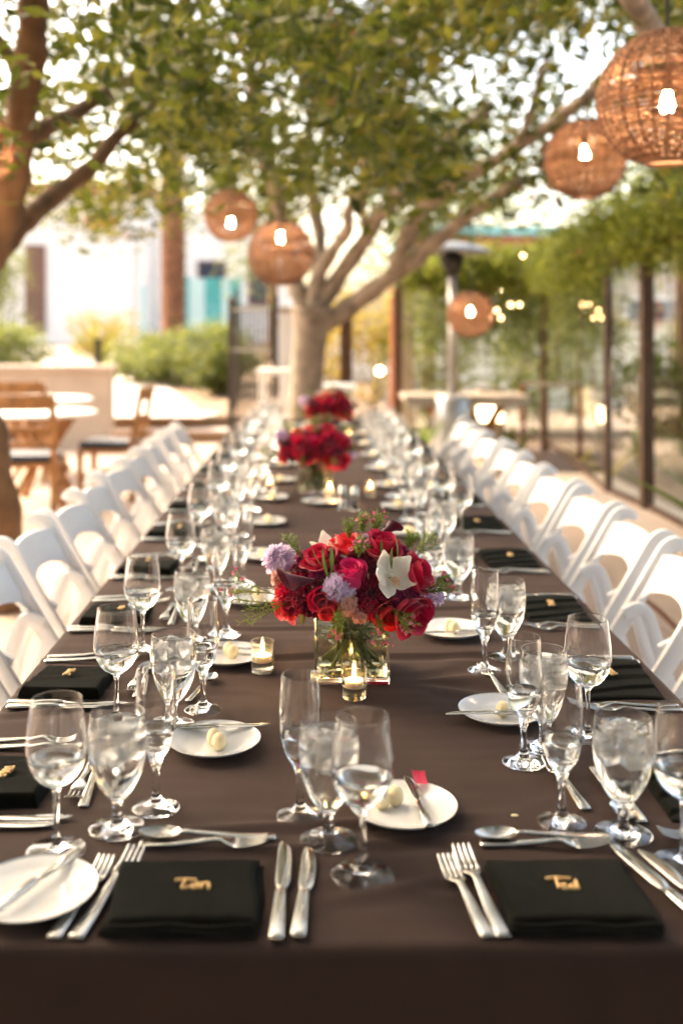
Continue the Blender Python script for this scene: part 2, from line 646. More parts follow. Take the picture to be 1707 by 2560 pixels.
# low wall by the round tables
lw = thing('garden_wall', 'low tan stucco wall with a pale cap behind the round tables', 'wall', (-5.3, 12.6, 0))
MB().box(-3.0, 2.86, -0.12, 0.12, -0.02, 0.93).obj('wall_body', 'stucco_tan', lw, smooth=False)
MB().box(-3.05, 2.90, -0.17, 0.17, 0.932, 1.0).obj('cap', 'stone', lw, smooth=False, bevel=0.01)

# gravel and kerb on the right
m = MB()
m.grid(lambda a, b: (1.95 + 8 * a, 5.0 + 9.5 * b, 0.03 + 0.02 * noise.noise(Vector((a * 40, b * 40, 0)))), 40, 50)
structure('gravel_bed', m, 'gravel')
kb = MB()
kb.box(2.12, 2.62, 3.5, 9.35, -0.02, 0.15)
o = structure('kerb', kb, 'stone', smooth=False, bevel=0.015)

# ------------------------------------------------------------------ buildings far behind
wb = thing('white_building', 'bright white stucco villa with brown shutter beyond the garden path', 'building', (-7.0, 32, 0))
w = MB()
w.box(-9.0, 1.85, 0, 5.0, 0.3, 5.6)
w.obj('wall', 'stucco', wb, smooth=False)
MB().box(1.87, 6.5, 1.2, 5.0, 0.3, 5.2).obj('wall', 'stucco', wb, smooth=False)
MB().box(-9.3, 2.1, -0.5, 5.2, 5.62, 5.9).obj('roof', 'roof_tile', wb, smooth=False)
MB().box(-1.86, -1.24, -0.10, -0.003, 1.3, 4.0).obj('shutter', 'door_wood', wb, smooth=False)
MB().box(-0.0, 0.9, -0.30, -0.003, 4.55, 4.85).obj('beam', 'orange_wood', wb, smooth=False)
ch = MB()
ch.box(1.0, 1.45, -0.32, -0.003, 0.3, 4.2)
pil = ch.obj('pillar', 'stucco', wb, smooth=False)
MB().box(0.93, 1.52, -0.38, -0.002, 4.202, 4.4).obj('pillar_cap', 'stone', pil, smooth=False)
for i in range(2):
    f = MB()
    x0 = 3.3 + i * 1.6
    f.box(x0, x0 + 0.9, 1.12, 1.197, 2.2, 3.6)
    wf = f.obj('window', 'door_wood', wb, smooth=False)
    MB().box(x0 + 0.08, x0 + 0.82, 1.09, 1.117, 2.28, 3.52).obj('pane', 'navy_fabric', wf, smooth=False)
# teal gate
tg = thing('teal_gate', 'teal painted board gate beyond the palm trunk', 'gate', (-2.5, 26, 0.7))
for i in range(6):
    MB().box(-0.62 + i * 0.205, -0.62 + i * 0.205 + 0.19, -0.02, 0.02 + 0.006 * (i % 2), 0.0, 2.0).obj('board', 'pale_teal' if i in (0, 1, 4) else 'teal_paint', tg, smooth=False)
MB().box(-0.70, -0.63, -0.04, 0.05, 0, 2.06).obj('post', 'teal_paint', tg, smooth=False)
MB().box(0.62, 0.69, -0.04, 0.05, 0, 2.06).obj('post', 'teal_paint', tg, smooth=False)
tp = thing('garden_screen', 'narrow teal panel standing left of the palm trunk', 'screen', (-4.35, 26.5, 0.7))
MB().box(-0.07, 0.07, -0.03, 0.03, 0.0, 1.85).obj('board', 'pale_teal', tp, smooth=False)
MB().box(-0.13, -0.075, -0.05, 0.05, 0.0, 2.0).obj('post', 'stucco', tp, smooth=False)
# pavilion to the right, far behind
pv = thing('pavilion', 'pavilion with turquoise roof edge and red tiles behind the vine hedge', 'building', (4.2, 21, 0))
MB().box(-2.1, 4.5, 0.6, 5, 0, 3.2).obj('wall', 'stucco_tan', pv, smooth=False)
rf = MB()
rf.box(-2.35, 4.8, -0.1, 5.3, 3.32, 3.5)
rf.obj('roof', 'roof_edge', pv, smooth=False)
MB().box(-2.3, 4.7, -0.02, 5.2, 3.10, 3.316).obj('eave', 'roof_tile', pv, smooth=False)
MB().box(-1.0, 0.6, 0.5, 0.597, 2.2, 3.05).obj('awning', 'rust_paint', pv, smooth=False)
for i in range(3):
    wi = MB().box(-1.6 + i * 1.9, -0.4 + i * 1.9, 0.52, 0.595, 1.0, 2.1).obj('window', 'stucco', pv, smooth=False)
    MB().box(-1.5 + i * 1.9, -0.5 + i * 1.9, 0.49, 0.518, 1.08, 2.02).obj('pane', 'navy_fabric', wi, smooth=False)
# garden wall far behind centre
gw = thing('boundary_wall', 'pale stucco boundary wall far behind the main tree', 'wall', (2.5, 19, 0))
MB().box(-3.2, 6.5, 0, 0.2, 0, 1.5).obj('wall_body', 'stucco', gw, smooth=False)
MB().box(-3.25, 6.55, -0.05, 0.25, 1.502, 1.6).obj('cap', 'stone', gw, smooth=False)

# ------------------------------------------------------------------ fences
def glass_fence():
    t = thing('glass_fence', 'glass panel fence with dark brown steel posts under the vine', 'fence')
    posts = [(2.42, 5.7), (2.40, 7.5), (2.33, 8.24), (2.66, 12.0), (1.62, 12.15), (0.99, 12.3)]
    for i, (x, y) in enumerate(posts):
        r = 0.045 if i != 2 else 0.03
        z0 = 0.15 if i < 3 else -0.02
        MB().box(x - r, x + r, y - r, y + r, z0, 2.06).obj('post', 'fence_steel', t, smooth=False, bevel=0.004)
    for (a, b) in zip(posts, posts[1:]):
        A, B = Vector((*a, 0)), Vector((*b, 0))
        d = (B - A).normalized()
        A2, B2 = A + d * 0.06, B - d * 0.06
        g = MB()
        g.bar(A2 + Vector((0, 0, 1.06)), B2 + Vector((0, 0, 1.06)), 0.010, 1.72)
        g.obj('pane', 'pane_glass', t, smooth=False)
        for z in (0.17, 1.96):
            MB().bar(A2 + Vector((0, 0, z)), B2 + Vector((0, 0, z)), 0.03, 0.04).obj('rail', 'fence_steel', t, smooth=False)


glass_fence()


def iron_gate():
    t = thing('iron_gate', 'dark iron bar gate standing left of the main tree trunk', 'gate')
    a, b = Vector((-0.93, 12.0, 0)), Vector((-0.44, 11.2, 0))
    for i in range(11):
        p = a.lerp(b, i / 10)
        MB().bar(p, p + Vector((0, 0, 1.72)), 0.022, 0.022, up=(0, 1, 0)).obj('bar', 'iron', t, smooth=False)
    for z in (0.12, 1.2, 1.66):
        MB().bar(a + Vector((0, 0, z)), b + Vector((0, 0, z)), 0.035, 0.03).obj('rail', 'iron', t, smooth=False)
    for p in (a, b):
        pp = p + (p - (a + b) / 2).normalized() * 0.06
        MB().bar(pp, pp + Vector((0, 0, 1.8)), 0.06, 0.06, up=(0, 1, 0)).obj('post', 'iron', t, smooth=False)
    f0 = Vector((-1.0, 12.4, 0))
    f1 = Vector((-1.2, 16.5, 0.35))
    t2 = thing('iron_fence', 'iron railing running back from the gate toward the shrubs', 'fence')
    for i in range(22):
        p = f0.lerp(f1, i / 21)
        MB().bar(p, p + Vector((0, 0, 1.75)), 0.02, 0.02, up=(0, 1, 0)).obj('bar', 'iron', t2, smooth=False)
    for z in (0.15, 1.25, 1.7):
        MB().bar(f0 + Vector((0, 0, z)), f1 + Vector((0, 0, z)), 0.035, 0.03).obj('rail', 'iron', t2, smooth=False)


iron_gate()


def post_thing(name, label, cat, x, y, r, h, mat, z0=0.0, cap=None):
    t = thing(name, label, cat, (x, y, z0))
    MB().box(-r, r, -r, r, 0, h).obj('shaft', mat, t, smooth=False, bevel=0.006)
    if cap:
        MB().box(-r * 1.3, r * 1.3, -r * 1.3, r * 1.3, h + 0.001, h + 0.06).obj('cap', cap, t, smooth=False)
    return t


post_thing('gate_pillar', 'slim white square pillar between the iron gate and tree', 'pillar', -0.29, 11.6, 0.085, 1.62, 'stucco', cap='stone')
post_thing('steel_post', 'dark brown square post right of the main tree trunk', 'post', 0.37, 12.0, 0.07, 1.62, 'fence_steel')
post_thing('red_post', 'rust red painted post beside a tan column', 'post', 1.0, 12.9, 0.05, 2.35, 'rust_paint')
post_thing('tan_column', 'pale tan column at the end of the glass fence', 'column', 1.14, 12.75, 0.085, 2.4, 'stone', cap='stone')
post_thing('bollard_light', 'short dark bollard light beside the garden path', 'bollard', -3.15, 15.2, 0.045, 0.88, 'dark_metal', z0=slope(15.2), cap='dark_metal')

# ------------------------------------------------------------------ trees
def limb(mb, pts, r0, r1, n=10, wob=0.0, steps=5, sd=0):
    P = spline(pts, steps)
    N = len(P)
    rad = [(r0 + (r1 - r0) * (i / (N - 1)) ** 0.8) * (1 + 0.10 * math.sin(i * 1.7 + sd)) for i in range(N)]
    if wob:
        P = [p + Vector((noise.noise(p * 3 + Vector((sd, 0, 0))), noise.noise(p * 3 + Vector((0, sd, 9))), 0)) * wob for p in P]
    mb.tube(P, rad, n)


main_tree = thing('shade_tree', 'pale barked spreading shade tree behind the far table end', 'tree', (-0.1, 9.9, 0))
D = 9.9
off = Vector((-0.1, 9.9, 0))


def TL(lst, ref):
    return [at(u, v, y) - ref for (u, v, y) in lst]


tk = MB()
base = [Vector((-0.02, 0, -0.1)), Vector((-0.02, 0, 0.12))] + TL([(702, 900, D), (706, 830, D), (714, 760, D), (716, 705, D)], off)
P = spline(base, 5)
N = len(P)
tk.tube(P, [0.24 - 0.08 * min(1, i / 6) + 0.02 * max(0, (i - 18)) / 4 for i in range(N)], 16)
main_tree_trunk = tk.obj('trunk', 'bark', main_tree)
limbs = [
    ([(735, 745, D), (800, 705, D), (880, 650, 9.7), (950, 600, 9.5), (1010, 545, 9.3), (1100, 480, 9), (1200, 410, 8.6)], 0.135, 0.06),
    ([(722, 720, D), (775, 640, D), (840, 545, 9.6), (905, 455, 9.2), (990, 375, 8.8), (1050, 310, 8.4), (1130, 240, 8)], 0.12, 0.05),
    ([(905, 625, 9.6), (960, 500, 9.3), (1060, 410, 8.8), (1190, 335, 8.2), (1330, 235, 7.4), (1470, 120, 6.6), (1580, 30, 6)], 0.10, 0.045),
    ([(716, 715, D), (745, 620, D), (790, 540, 9.6), (815, 470, 9.2), (880, 370, 8.6), (930, 250, 8)], 0.10, 0.035),
    ([(702, 720, D), (665, 600, 10.1), (635, 470, 10), (620, 390, 9.8), (590, 280, 9.4), (575, 160, 8.8), (540, 20, 8)], 0.115, 0.05),
    ([(716, 710, D), (735, 600, 10.2), (722, 500, 10.4), (705, 390, 10.4), (720, 250, 10.2), (770, 100, 9.8)], 0.10, 0.045),
    ([(620, 400, 9.8), (560, 320, 9.2), (500, 230, 8.6), (430, 150, 8), (350, 90, 7.4)], 0.06, 0.025),
    ([(840, 545, 9.6), (830, 430, 9.2), (850, 300, 8.8), (840, 150, 8.4)], 0.055, 0.02),
    ([(1190, 335, 8.2), (1230, 230, 7.6), (1260, 120, 7)], 0.05, 0.02),
]
for i, (pts, a, b) in enumerate(limbs):
    lm = MB()
    limb(lm, TL(pts, off), a * 0.82, b * 0.85, wob=0.05, sd=i)
    lm.obj('limb', 'bark', main_tree)

left_tree = thing('leaning_tree', 'brown leaning tree trunk at the table\'s left, near the wooden chairs', 'tree', (-1.62, 5.4, 0))
off2 = Vector((-1.62, 5.4, 0))
tk = MB()
limb(tk, [Vector((0.02, 0, -0.1))] + TL([(8, 1330, 5.4), (-2, 1180, 5.4), (-45, 960, 5.4), (-75, 800, 5.3), (-55, 660, 5.2), (-12, 545, 5.1), (28, 430, 5), (52, 310, 4.9), (66, 180, 4.8), (82, 40, 4.7), (90, -80, 4.6)], off2), 0.135, 0.062, n=14, wob=0.03, sd=3)
tk.obj('trunk', 'bark_brown', left_tree)
for i, (pts, a, b) in enumerate([
    ([(-40, 610, 5.2), (30, 535, 5.3), (100, 475, 5.5), (190, 400, 5.8), (262, 322, 6.1), (340, 230, 6.4), (400, 120, 6.6)], 0.07, 0.035),
    ([(40, 330, 4.95), (120, 285, 5.2), (190, 255, 5.5), (262, 205, 5.8), (360, 150, 6.2), (500, 90, 6.6)], 0.055, 0.025),
    ([(60, 200, 4.8), (20, 120, 4.9), (-60, 30, 5)], 0.05, 0.03),
]):
    lm = MB()
    limb(lm, TL(pts, off2), a, b, wob=0.03, sd=i + 20)
    lm.obj('limb', 'bark_brown', left_tree)

right_tree = thing('courtyard_tree', 'rough brown tree trunk behind the glass at far right', 'tree', (2.62, 6.7, 0))
off3 = Vector((2.62, 6.7, 0))
tk = MB()
limb(tk, [Vector((0.05, 0, -0.1)), Vector((0, 0, 0.7)), Vector((-0.04, 0, 1.5)), Vector((-0.10, -0.1, 2.3)), Vector((-0.16, -0.6, 3.2))], 0.17, 0.09, n=14, wob=0.05, sd=8)
tk.obj('trunk', 'bark_brown', right_tree)
for i, (pts, a, b) in enumerate([
    ([(1575, 300, 6.2), (1530, 130, 5), (1490, 60, 4.4), (1440, -20, 4), (1380, -120, 3.6)], 0.07, 0.04),
    ([(1500, 78, 4.5), (1478, 10, 4.3), (1462, -60, 4.1)], 0.022, 0.015),
]):
    lm = MB()
    limb(lm, TL(pts, off3), a, b, wob=0.02, sd=i + 40)
    lm.obj('limb', 'bark', right_tree)


# crowns: clumps of leaves on the screen-facing side and well beyond the frame
def sample_crown(n, x0, x1, y0, y1, keep, seed, ztop=0.36):
    rs = random.Random(seed)
    out = []
    tries = 0
    while len(out) < n and tries < n * 60:
        tries += 1
        y = (y0 ** 3 + rs.random() * (y1 ** 3 - y0 ** 3)) ** (1 / 3)
        ud = rs.uniform(x0, x1)
        lo = rs.random()
        z = EYE + y * (0.085 + lo * (ztop - 0.085))
        vd = (HV - (z - EYE) / y * FPX) / 1.08865
        if rs.random() < keep(ud, vd, y):
            out.append(at(ud, vd, y))
    return out


def smooth(a, b, x):
    t = min(1, max(0, (x - a) / (b - a)))
    return t * t * (3 - 2 * t)


def edge_v(u):
    """lower edge of the foliage on the picture copy, used as the height to which these branches hang"""
    pts = [(-300, 330), (0, 360), (120, 420), (200, 500), (300, 510), (380, 500), (470, 470), (560, 470), (640, 470), (720, 470), (800, 440), (900, 430), (1000, 420), (1100, 430), (1200, 400), (1330, 400), (1450, 430), (1568, 440), (2000, 420)]
    for (a, p), (b, q) in zip(pts, pts[1:]):
        if a <= u <= b:
            return p + (q - p) * (u - a) / (b - a)
    return 430


def gaps(ud, vd, y):
    g = noise.noise(Vector((ud / 170.0, vd / 150.0, 3.3)))
    k = 0.62 + 1.7 * g
    for (a, b, ra, rb, s) in ((240, 130, 110, 90, 0.85), (40, 110, 70, 110, 0.85), (660, 290, 85, 95, 1.0), (450, 400, 60, 40, 0.7), (780, 470, 60, 40, 0.8), (1010, 190, 90, 70, 0.9), (1090, 240, 100, 90, 0.7),
                              (1130, 330, 90, 80, 0.8), (1340, 70, 90, 80, 0.85), (870, 0, 100, 25, 0.6), (320, 350, 120, 60, 0.6), (120, 400, 160, 70, 0.85), (1290, 260, 60, 50, 0.7)):
        d = ((ud - a) / (ra * 1.35)) ** 2 + ((vd - b) / (rb * 1.35)) ** 2
        k *= 1 - min(1, s * 1.1) * math.exp(-d * d)
    k *= 1 - smooth(-30, 40, vd - edge_v(ud) + 20 * math.sin(ud / 37.0))
    if ud < 330:
        k *= 0.75
    if y < 6.2:
        for (a, b), (c, d) in zip(((-20, 560), (30, 430), (55, 310), (70, 180), (90, -60), (-10, 560), (80, 490), (190, 400)), ((30, 430), (55, 310), (70, 180), (90, -60), (90, -60), (80, 490), (190, 400), (265, 320))):
            t_ = min(1, max(0, ((ud - a) * (c - a) + (vd - b) * (d - b)) / max(1, (c - a) ** 2 + (d - b) ** 2)))
            if math.hypot(ud - a - t_ * (c - a), vd - b - t_ * (d - b)) < 95:
                k *= 0.06
    if 350 < ud < 820:
        k *= 1.35
    for (a, b, r, yl) in ((1531, 226, 150, 3.5), (1342, 366, 90, 5.97), (530, 495, 60, 9.0), (645, 582, 75, 7.25), (1080, 722, 55, 10.2)):
        if y < yl + 0.5 and math.hypot(ud - a, vd - b) < r + 0.30 / y * FPX / 1.08865:
            k = 0
    return k


cm = sample_crown(510, -60, 1640, 6.6, 12.5, gaps, 5)
leaf_cloud('crown', 'leaf_olive', [p - off for p in cm], 46, (0.21, 0.21, 0.15), 0.115, 0.050, main_tree, 11, kind='stuff')
cb = sample_crown(26, 380, 1300, 6.5, 11.5, gaps, 77)
leaf_cloud('dry_leaves', 'leaf_brown', [p - off for p in cb], 40, (0.16, 0.16, 0.14), 0.08, 0.034, main_tree, 12, kind='stuff')
cl = sample_crown(105, -250, 760, 3.9, 6.9, gaps, 9)
leaf_cloud('crown', 'leaf_green', [p - off2 for p in cl], 46, (0.18, 0.18, 0.13), 0.10, 0.044, left_tree, 13, kind='stuff')
cr = sample_crown(85, 820, 1700, 4.2, 7.0, gaps, 15)
leaf_cloud('crown', 'leaf_olive', [p - off3 for p in cr], 46, (0.18, 0.18, 0.13), 0.10, 0.044, right_tree, 14, kind='stuff')
# unseen parts of the crowns above the frame, thickened to shade the table
rs = random.Random(4)
top = [Vector((rs.uniform(-9, 7), rs.uniform(-7, 13), rs.uniform(4.0, 6.4))) for _ in range(3500)]
top += [Vector((rs.uniform(-8, 7), rs.uniform(-7, 0.6), rs.uniform(3.6, 6.0))) for _ in range(900)]  # extra clumps added behind the camera to dim light on the table front
top = [p for p in top if p.z > EYE + 0.37 * max(p.y, 0.5) + 0.15 and (p.x > -5.5 or p.y < 6) and (p.x < 2.6 or p.y < 3) and (p.y < 4.5 or rs.random() < 0.5)]
leaf_cloud('shading_crown', 'leaf_olive', [p - off for p in top if p.y > 3.5], 34, (0.38, 0.38, 0.2), 0.17, 0.075, main_tree, 16, kind='stuff')
leaf_cloud('shading_crown', 'leaf_green', [p - off2 for p in top if p.y <= 3.5], 34, (0.38, 0.38, 0.2), 0.17, 0.075, left_tree, 17, kind='stuff')


def bush(name, label, x, y, z0, w, dep, h, mat, n, per, seed, L=0.085, W=0.052, cat='shrub', group=None, rise=0.0):
    t = thing(name, label, cat, (x, y, z0), group=group)
    r_ = random.Random(seed)
    cs = []
    while len(cs) < n:
        a, b, c = r_.uniform(-1, 1), r_.uniform(-1, 1), r_.uniform(0, 1)
        if a * a + b * b + (c * 2 - 1) ** 2 * 0.8 < 1 + 0.25 * r_.random():
            cs.append((a * w / 2, b * dep / 2, h * (0.12 + 0.86 * c)))
    s = MB()
    for k in range(6):
        q = cs[r_.randrange(len(cs))]
        s.tube(spline([(q[0] * 0.15, q[1] * 0.15, -0.05), (q[0] * 0.5, q[1] * 0.5, q[2] * 0.5), q], 3), [0.02 * (1 - i / 9) + 0.004 for i in range(7)], 5)
    s.obj('stems', 'bark_brown', t)
    leaf_cloud('foliage', mat, cs, per, (w * 0.07 + 0.03, dep * 0.07 + 0.03, h * 0.07 + 0.02), L, W, t, seed, kind='stuff')
    return t


bush('garden_shrub', 'broad green shrub in the bed below the teal gate', -1.95, 18.0, 0.42, 1.9, 1.6, 1.05, 'leaf_bright', 70, 70, 31)
bush('garden_shrub', 'smaller green shrub at the path edge left of the palm', -3.0, 18.6, 0.45, 1.2, 1.2, 0.85, 'leaf_bright', 40, 70, 32)
bush('garden_shrub', 'low dark green shrub in front of the iron fence', -1.45, 16.4, 0.38, 1.0, 0.9, 0.75, 'leaf_green', 36, 70, 33)
bush('hedge', 'clipped green hedge behind the low wall at far left', -4.95, 16.2, 0.38, 1.5, 1.6, 1.15, 'leaf_bright', 70, 70, 34)
bush('tall_hedge', 'tall leafy green tree hedge beside the brown shutter', -6.9, 22.0, 0.5, 1.5, 1.6, 2.9, 'leaf_bright', 70, 60, 35, cat='hedge')
bush('pale_shrub', 'pale dry olive shrub against the white building', -4.35, 22.5, 0.55, 1.9, 1.2, 1.2, 'leaf_yellow', 22, 50, 36)
bush('yellow_bush', 'yellow green bush seen through the fence right of the trunk', 0.75, 15.4, 0.0, 1.5, 1.2, 1.9, 'leaf_yellow', 44, 60, 37)
bush('green_bush', 'green bush behind the glass under the vine, beside the red post', 1.75, 14.8, 0.0, 1.3, 1.2, 2.0, 'leaf_bright', 34, 55, 38)
bush('green_bush', 'large green bush behind the glass, right of the hanging lantern', 3.3, 14.2, 0.0, 1.8, 1.4, 2.2, 'leaf_bright', 60, 60, 39)
bush('green_bush', 'dark green bush behind the nearest glass panel', 3.5, 9.5, 0.0, 1.2, 1.6, 1.25, 'leaf_green', 50, 60, 40)


for i in range(7):  # unseen hedge clumps added behind the camera to darken the cloth drop
    bush('tall_hedge', 'unseen tall hedge added behind the camera to cut light, %s clump' % ORD[i], -6.6 + 2.2 * i, -4.9, 0.0, 2.5, 1.3, 2.9, 'leaf_green', 60, 46, 80 + i, 0.14, 0.07, cat='hedge')


def far_tree(label, x, y, h, w, mat, seed):
    t = thing('garden_tree', label, 'tree', (x, y, 0.2))
    s = MB()
    limb(s, [(0, 0, -0.3), (0.05, 0, h * 0.4), (-0.1, 0.1, h * 0.8)], 0.16, 0.05, n=8, sd=seed)
    s.obj('trunk', 'bark_brown', t)
    r_ = random.Random(seed)
    cs = []
    while len(cs) < 75:
        a, b, c = [r_.uniform(-1, 1) for _ in range(3)]
        if a * a + b * b + c * c < 1:
            cs.append((a * w / 2, b * w / 2, h * 0.68 + c * h * 0.36))
    leaf_cloud('crown', mat, cs, 55, (w * 0.075, w * 0.075, h * 0.05), 0.13, 0.06, t, seed, kind='stuff')


far_tree('pale green garden tree far behind the lantern pair', -1.0, 24, 6.5, 3.6, 'leaf_bright', 51)
far_tree('green garden tree behind the pavilion roof', 4.2, 28, 7.0, 5.0, 'leaf_bright', 52)
far_tree('leafy garden tree behind the patio heater', 1.9, 17.5, 5.2, 2.6, 'leaf_green', 53)
far_tree('garden tree behind the fence at far right', 5.6, 16.0, 5.6, 3.4, 'leaf_bright', 54)
far_tree('tall garden tree beyond the left hedge', -9.5, 27, 7.5, 4.0, 'leaf_bright', 55)

# palm
pt = thing('palm_tree', 'brown palm trunk rising from the shrubs before the teal gate', 'palm', (-2.70, 20, 0.45))
s = MB()
s.lathe(prof([(0.30, -0.1), (0.25, 0.3), (0.215, 1.2), (0.20, 2.4), (0.20, 4.2), (0.19, 5.6)], 8), 16)
s.obj('trunk', 'palm_bark', pt)
sc = MB()
for i in range(44):
    z = 0.2 + i * 0.115
    for k in range(7):
        a = 2 * PI * (k + (i % 2) * 0.5) / 7
        r = 0.205 + 0.03 * max(0, 1 - z)
        c = Vector((math.cos(a) * r, math.sin(a) * r, z))
        tn = Vector((-math.sin(a), math.cos(a), 0))
        rd = Vector((math.cos(a), math.sin(a), 0))
        sc.add([c - tn * 0.07, c + tn * 0.07, c + rd * 0.05 + Vector((0, 0, 0.11)), c + tn * 0.03 + Vector((0, 0, 0.14)) - rd * 0.02], [(0, 1, 2), (1, 3, 2), (0, 2, 3)])
o = sc.obj('leaf_scars', 'palm_bark', pt, smooth=False)
o['kind'] = 'stuff'
for i in range(16):
    a = 2 * PI * i / 16 + 0.2
    d = Vector((math.cos(a), math.sin(a), 0))
    f = MB()
    P = spline([Vector((0, 0, 5.5)), d * 0.8 + Vector((0, 0, 6.1 + 0.4 * (i % 3))), d * 1.7 + Vector((0, 0, 5.9 + 0.4 * (i % 3))), d * 2.3 + Vector((0, 0, 5.0 + 0.4 * (i % 3)))], 5)
    f.tube(P, [0.03 - 0.0015 * k for k in range(len(P))], 5)
    sd = d.cross(Vector((0, 0, 1)))
    for k in range(2, len(P) - 1):
        for sgn in (-1, 1):
            q = P[k]
            f.add([q, q + d * 0.05, q + sd * sgn * 0.45 + d * 0.2 - Vector((0, 0, 0.22))], [(0, 1, 2)])
    f.obj('frond', 'leaf_green', pt, smooth=False)


# vine hedge on the fence
vt = thing('vine_hedge', 'long band of green vine draped over the top of the glass fence', 'vine')
r_ = random.Random(61)
vc = []
path_v = [(2.5, 4.6), (2.45, 6.2), (2.36, 8.2), (2.52, 10.2), (2.66, 12.0), (1.62, 12.2), (1.05, 12.3)]
for k in range(360):
    i = r_.choice([0, 1, 1, 2, 2, 3, 3, 4, 4, 4, 5])
    t_ = r_.random()
    x = path_v[i][0] + (path_v[i + 1][0] - path_v[i][0]) * t_
    y = path_v[i][1] + (path_v[i + 1][1] - path_v[i][1]) * t_
    vc.append((x + r_.gauss(0, 0.09), y + r_.gauss(0, 0.09), 2.10 + r_.gauss(0, 0.10) + (0.04 if i < 2 else 0.0)))
st_ = MB()
st_.tube(spline([(a, b, 2.05) for a, b in path_v], 6), 0.02, 6)
for k in range(14):
    x, y = path_v[1 + k % 5]
    st_.tube(spline([(x, y + 0.1 * k, 2.05), (x + 0.05, y + 0.1 * k + 0.1, 1.5), (x, y + 0.1 * k, 0.9)], 4), 0.008, 5)
st_.obj('vine_stem', 'bark_brown', vt)
leaf_cloud('foliage', 'leaf_lime', vc, 70, (0.11, 0.11, 0.08), 0.065, 0.04, vt, 62, kind='stuff')
hang = []
for k in range(170):
    i = r_.choice([2, 3, 3, 4, 4, 4, 5])
    t_ = r_.random()
    x = path_v[i][0] + (path_v[i + 1][0] - path_v[i][0]) * t_
    y = path_v[i][1] + (path_v[i + 1][1] - path_v[i][1]) * t_ + 0.2
    hang.append((x + 0.12 + r_.gauss(0, 0.05), y, 1.9 - abs(r_.gauss(0, 0.45))))
leaf_cloud('hanging_foliage', 'leaf_bright', hang, 34, (0.10, 0.10, 0.13), 0.06, 0.036, vt, 63, kind='stuff')

# agaves and low plants on the right
def agave(label, x, y, z, n, L, mat, seed, lean=0.5):
    t = thing('agave_plant', label, 'plant', (x, y, z))
    r_ = random.Random(seed)
    for i in range(n):
        a = 2 * PI * i / n + r_.uniform(-0.2, 0.2)
        d = Vector((math.cos(a), math.sin(a), 0))
        l = L * r_.uniform(0.75, 1.15)
        ln = lean * r_.uniform(0.5, 1.4)
        s_ = d.cross(Vector((0, 0, 1)))
        m = MB()

        def P(u, v):
            w = 0.05 * L * 1.6 * (1 - v) ** 0.6 * (0.6 + v * 1.2)
            c = d * (l * v * ln) + Vector((0, 0, l * v * (1 - 0.35 * ln * v)))
            return c + s_ * ((u - 0.5) * 2 * w) + d * (abs(u - 0.5) * w * 0.8)
        m.grid(P, 4, 8)
        m.obj('blade', mat, t)
    return t


agave('spiky green agave under the weathered trestle table', 0.95, 10.2, 0.02, 12, 0.62, 'leaf_fresh', 71)
agave('small dark agave beside the lit floor lantern', 2.02, 10.6, 0.03, 10, 0.5, 'leaf_green', 72)
agave('green strap leaved plant on the kerb at far right', 2.32, 5.0, 0.14, 9, 0.95, 'leaf_green', 73, 0.75)
agave('low yellowing plant in the gravel beside the handrail', 2.62, 9.4, 0.03, 7, 0.45, 'leaf_yellow', 74, 0.9)
agave('sparse yellowing plant by the kerb behind the right chairs', 1.72, 4.7, 0.0, 6, 0.34, 'leaf_brown', 75, 1.0)

# small palm shrub against the building
agave('feathery pale young palm in front of the white building', -4.75, 23.2, 0.6, 16, 1.2, 'leaf_bright', 76, 0.6)

# ------------------------------------------------------------------ furniture of the garden
def patio_chair(label, x, y, rz):
    t = thing('patio_chair', label, 'chair', (x, y, 0), rz, 'teak patio chairs')
    for sx in (-0.22, 0.22):
        MB().bar((sx, 0.22, 0), (sx, 0.22, 0.43), 0.045, 0.045, up=(0, 1, 0)).obj('leg', 'teak', t, smooth=False, bevel=0.004)
        lg = MB()
        lg.bar((sx, -0.22, 0), (sx, -0.21, 0.45), 0.045, 0.045, up=(0, 1, 0))
        lg.bar((sx, -0.21, 0.45), (sx, -0.30, 0.95), 0.045, 0.04, up=(0, 1, 0))
        lg.obj('leg', 'teak', t, smooth=False)
        MB().bar((sx, -0.20, 0.2), (sx, 0.20, 0.2), 0.02, 0.03).obj('stretcher', 'teak', t, smooth=False)
    MB().box(-0.245, 0.245, -0.19, 0.245, 0.405, 0.44).obj('seat', 'teak', t, smooth=False, bevel=0.005)
    MB().box(-0.215, 0.215, -0.175, 0.235, 0.442, 0.495).obj('cushion', 'navy_fabric', t, bevel=0.02, seg=3)
    for z, h in ((0.90, 0.11), (0.70, 0.045), (0.58, 0.045)):
        yb = -0.21 - (z - 0.45) * 0.18
        m = MB()
        pts = [(-0.2 + 0.05 * k, yb - 0.035 * (1 - ((k - 4) / 4.0) ** 2), z) for k in range(9)]
        for a, b in zip(pts, pts[1:]):
            m.bar(a, b, 0.02, h)
        m.obj('back_slat', 'teak', t, smooth=False)
    for k in range(4):
        MB().bar((-0.12 + 0.08 * k, -0.245, 0.60), (-0.12 + 0.08 * k, -0.265, 0.68), 0.02, 0.012, up=(0, 1, 0)).obj('spindle', 'teak', t, smooth=False)
    return t


patio_chair('teak chair with navy cushion, its back to the long table', -2.17, 7.95, 0.08)
patio_chair('teak chair with navy cushion turned sideways near the steps', -1.72, 8.9, PI / 2 - 0.05)
patio_chair('teak chair at the farther round table, only its back rail showing', -2.75, 9.9, 0.1)


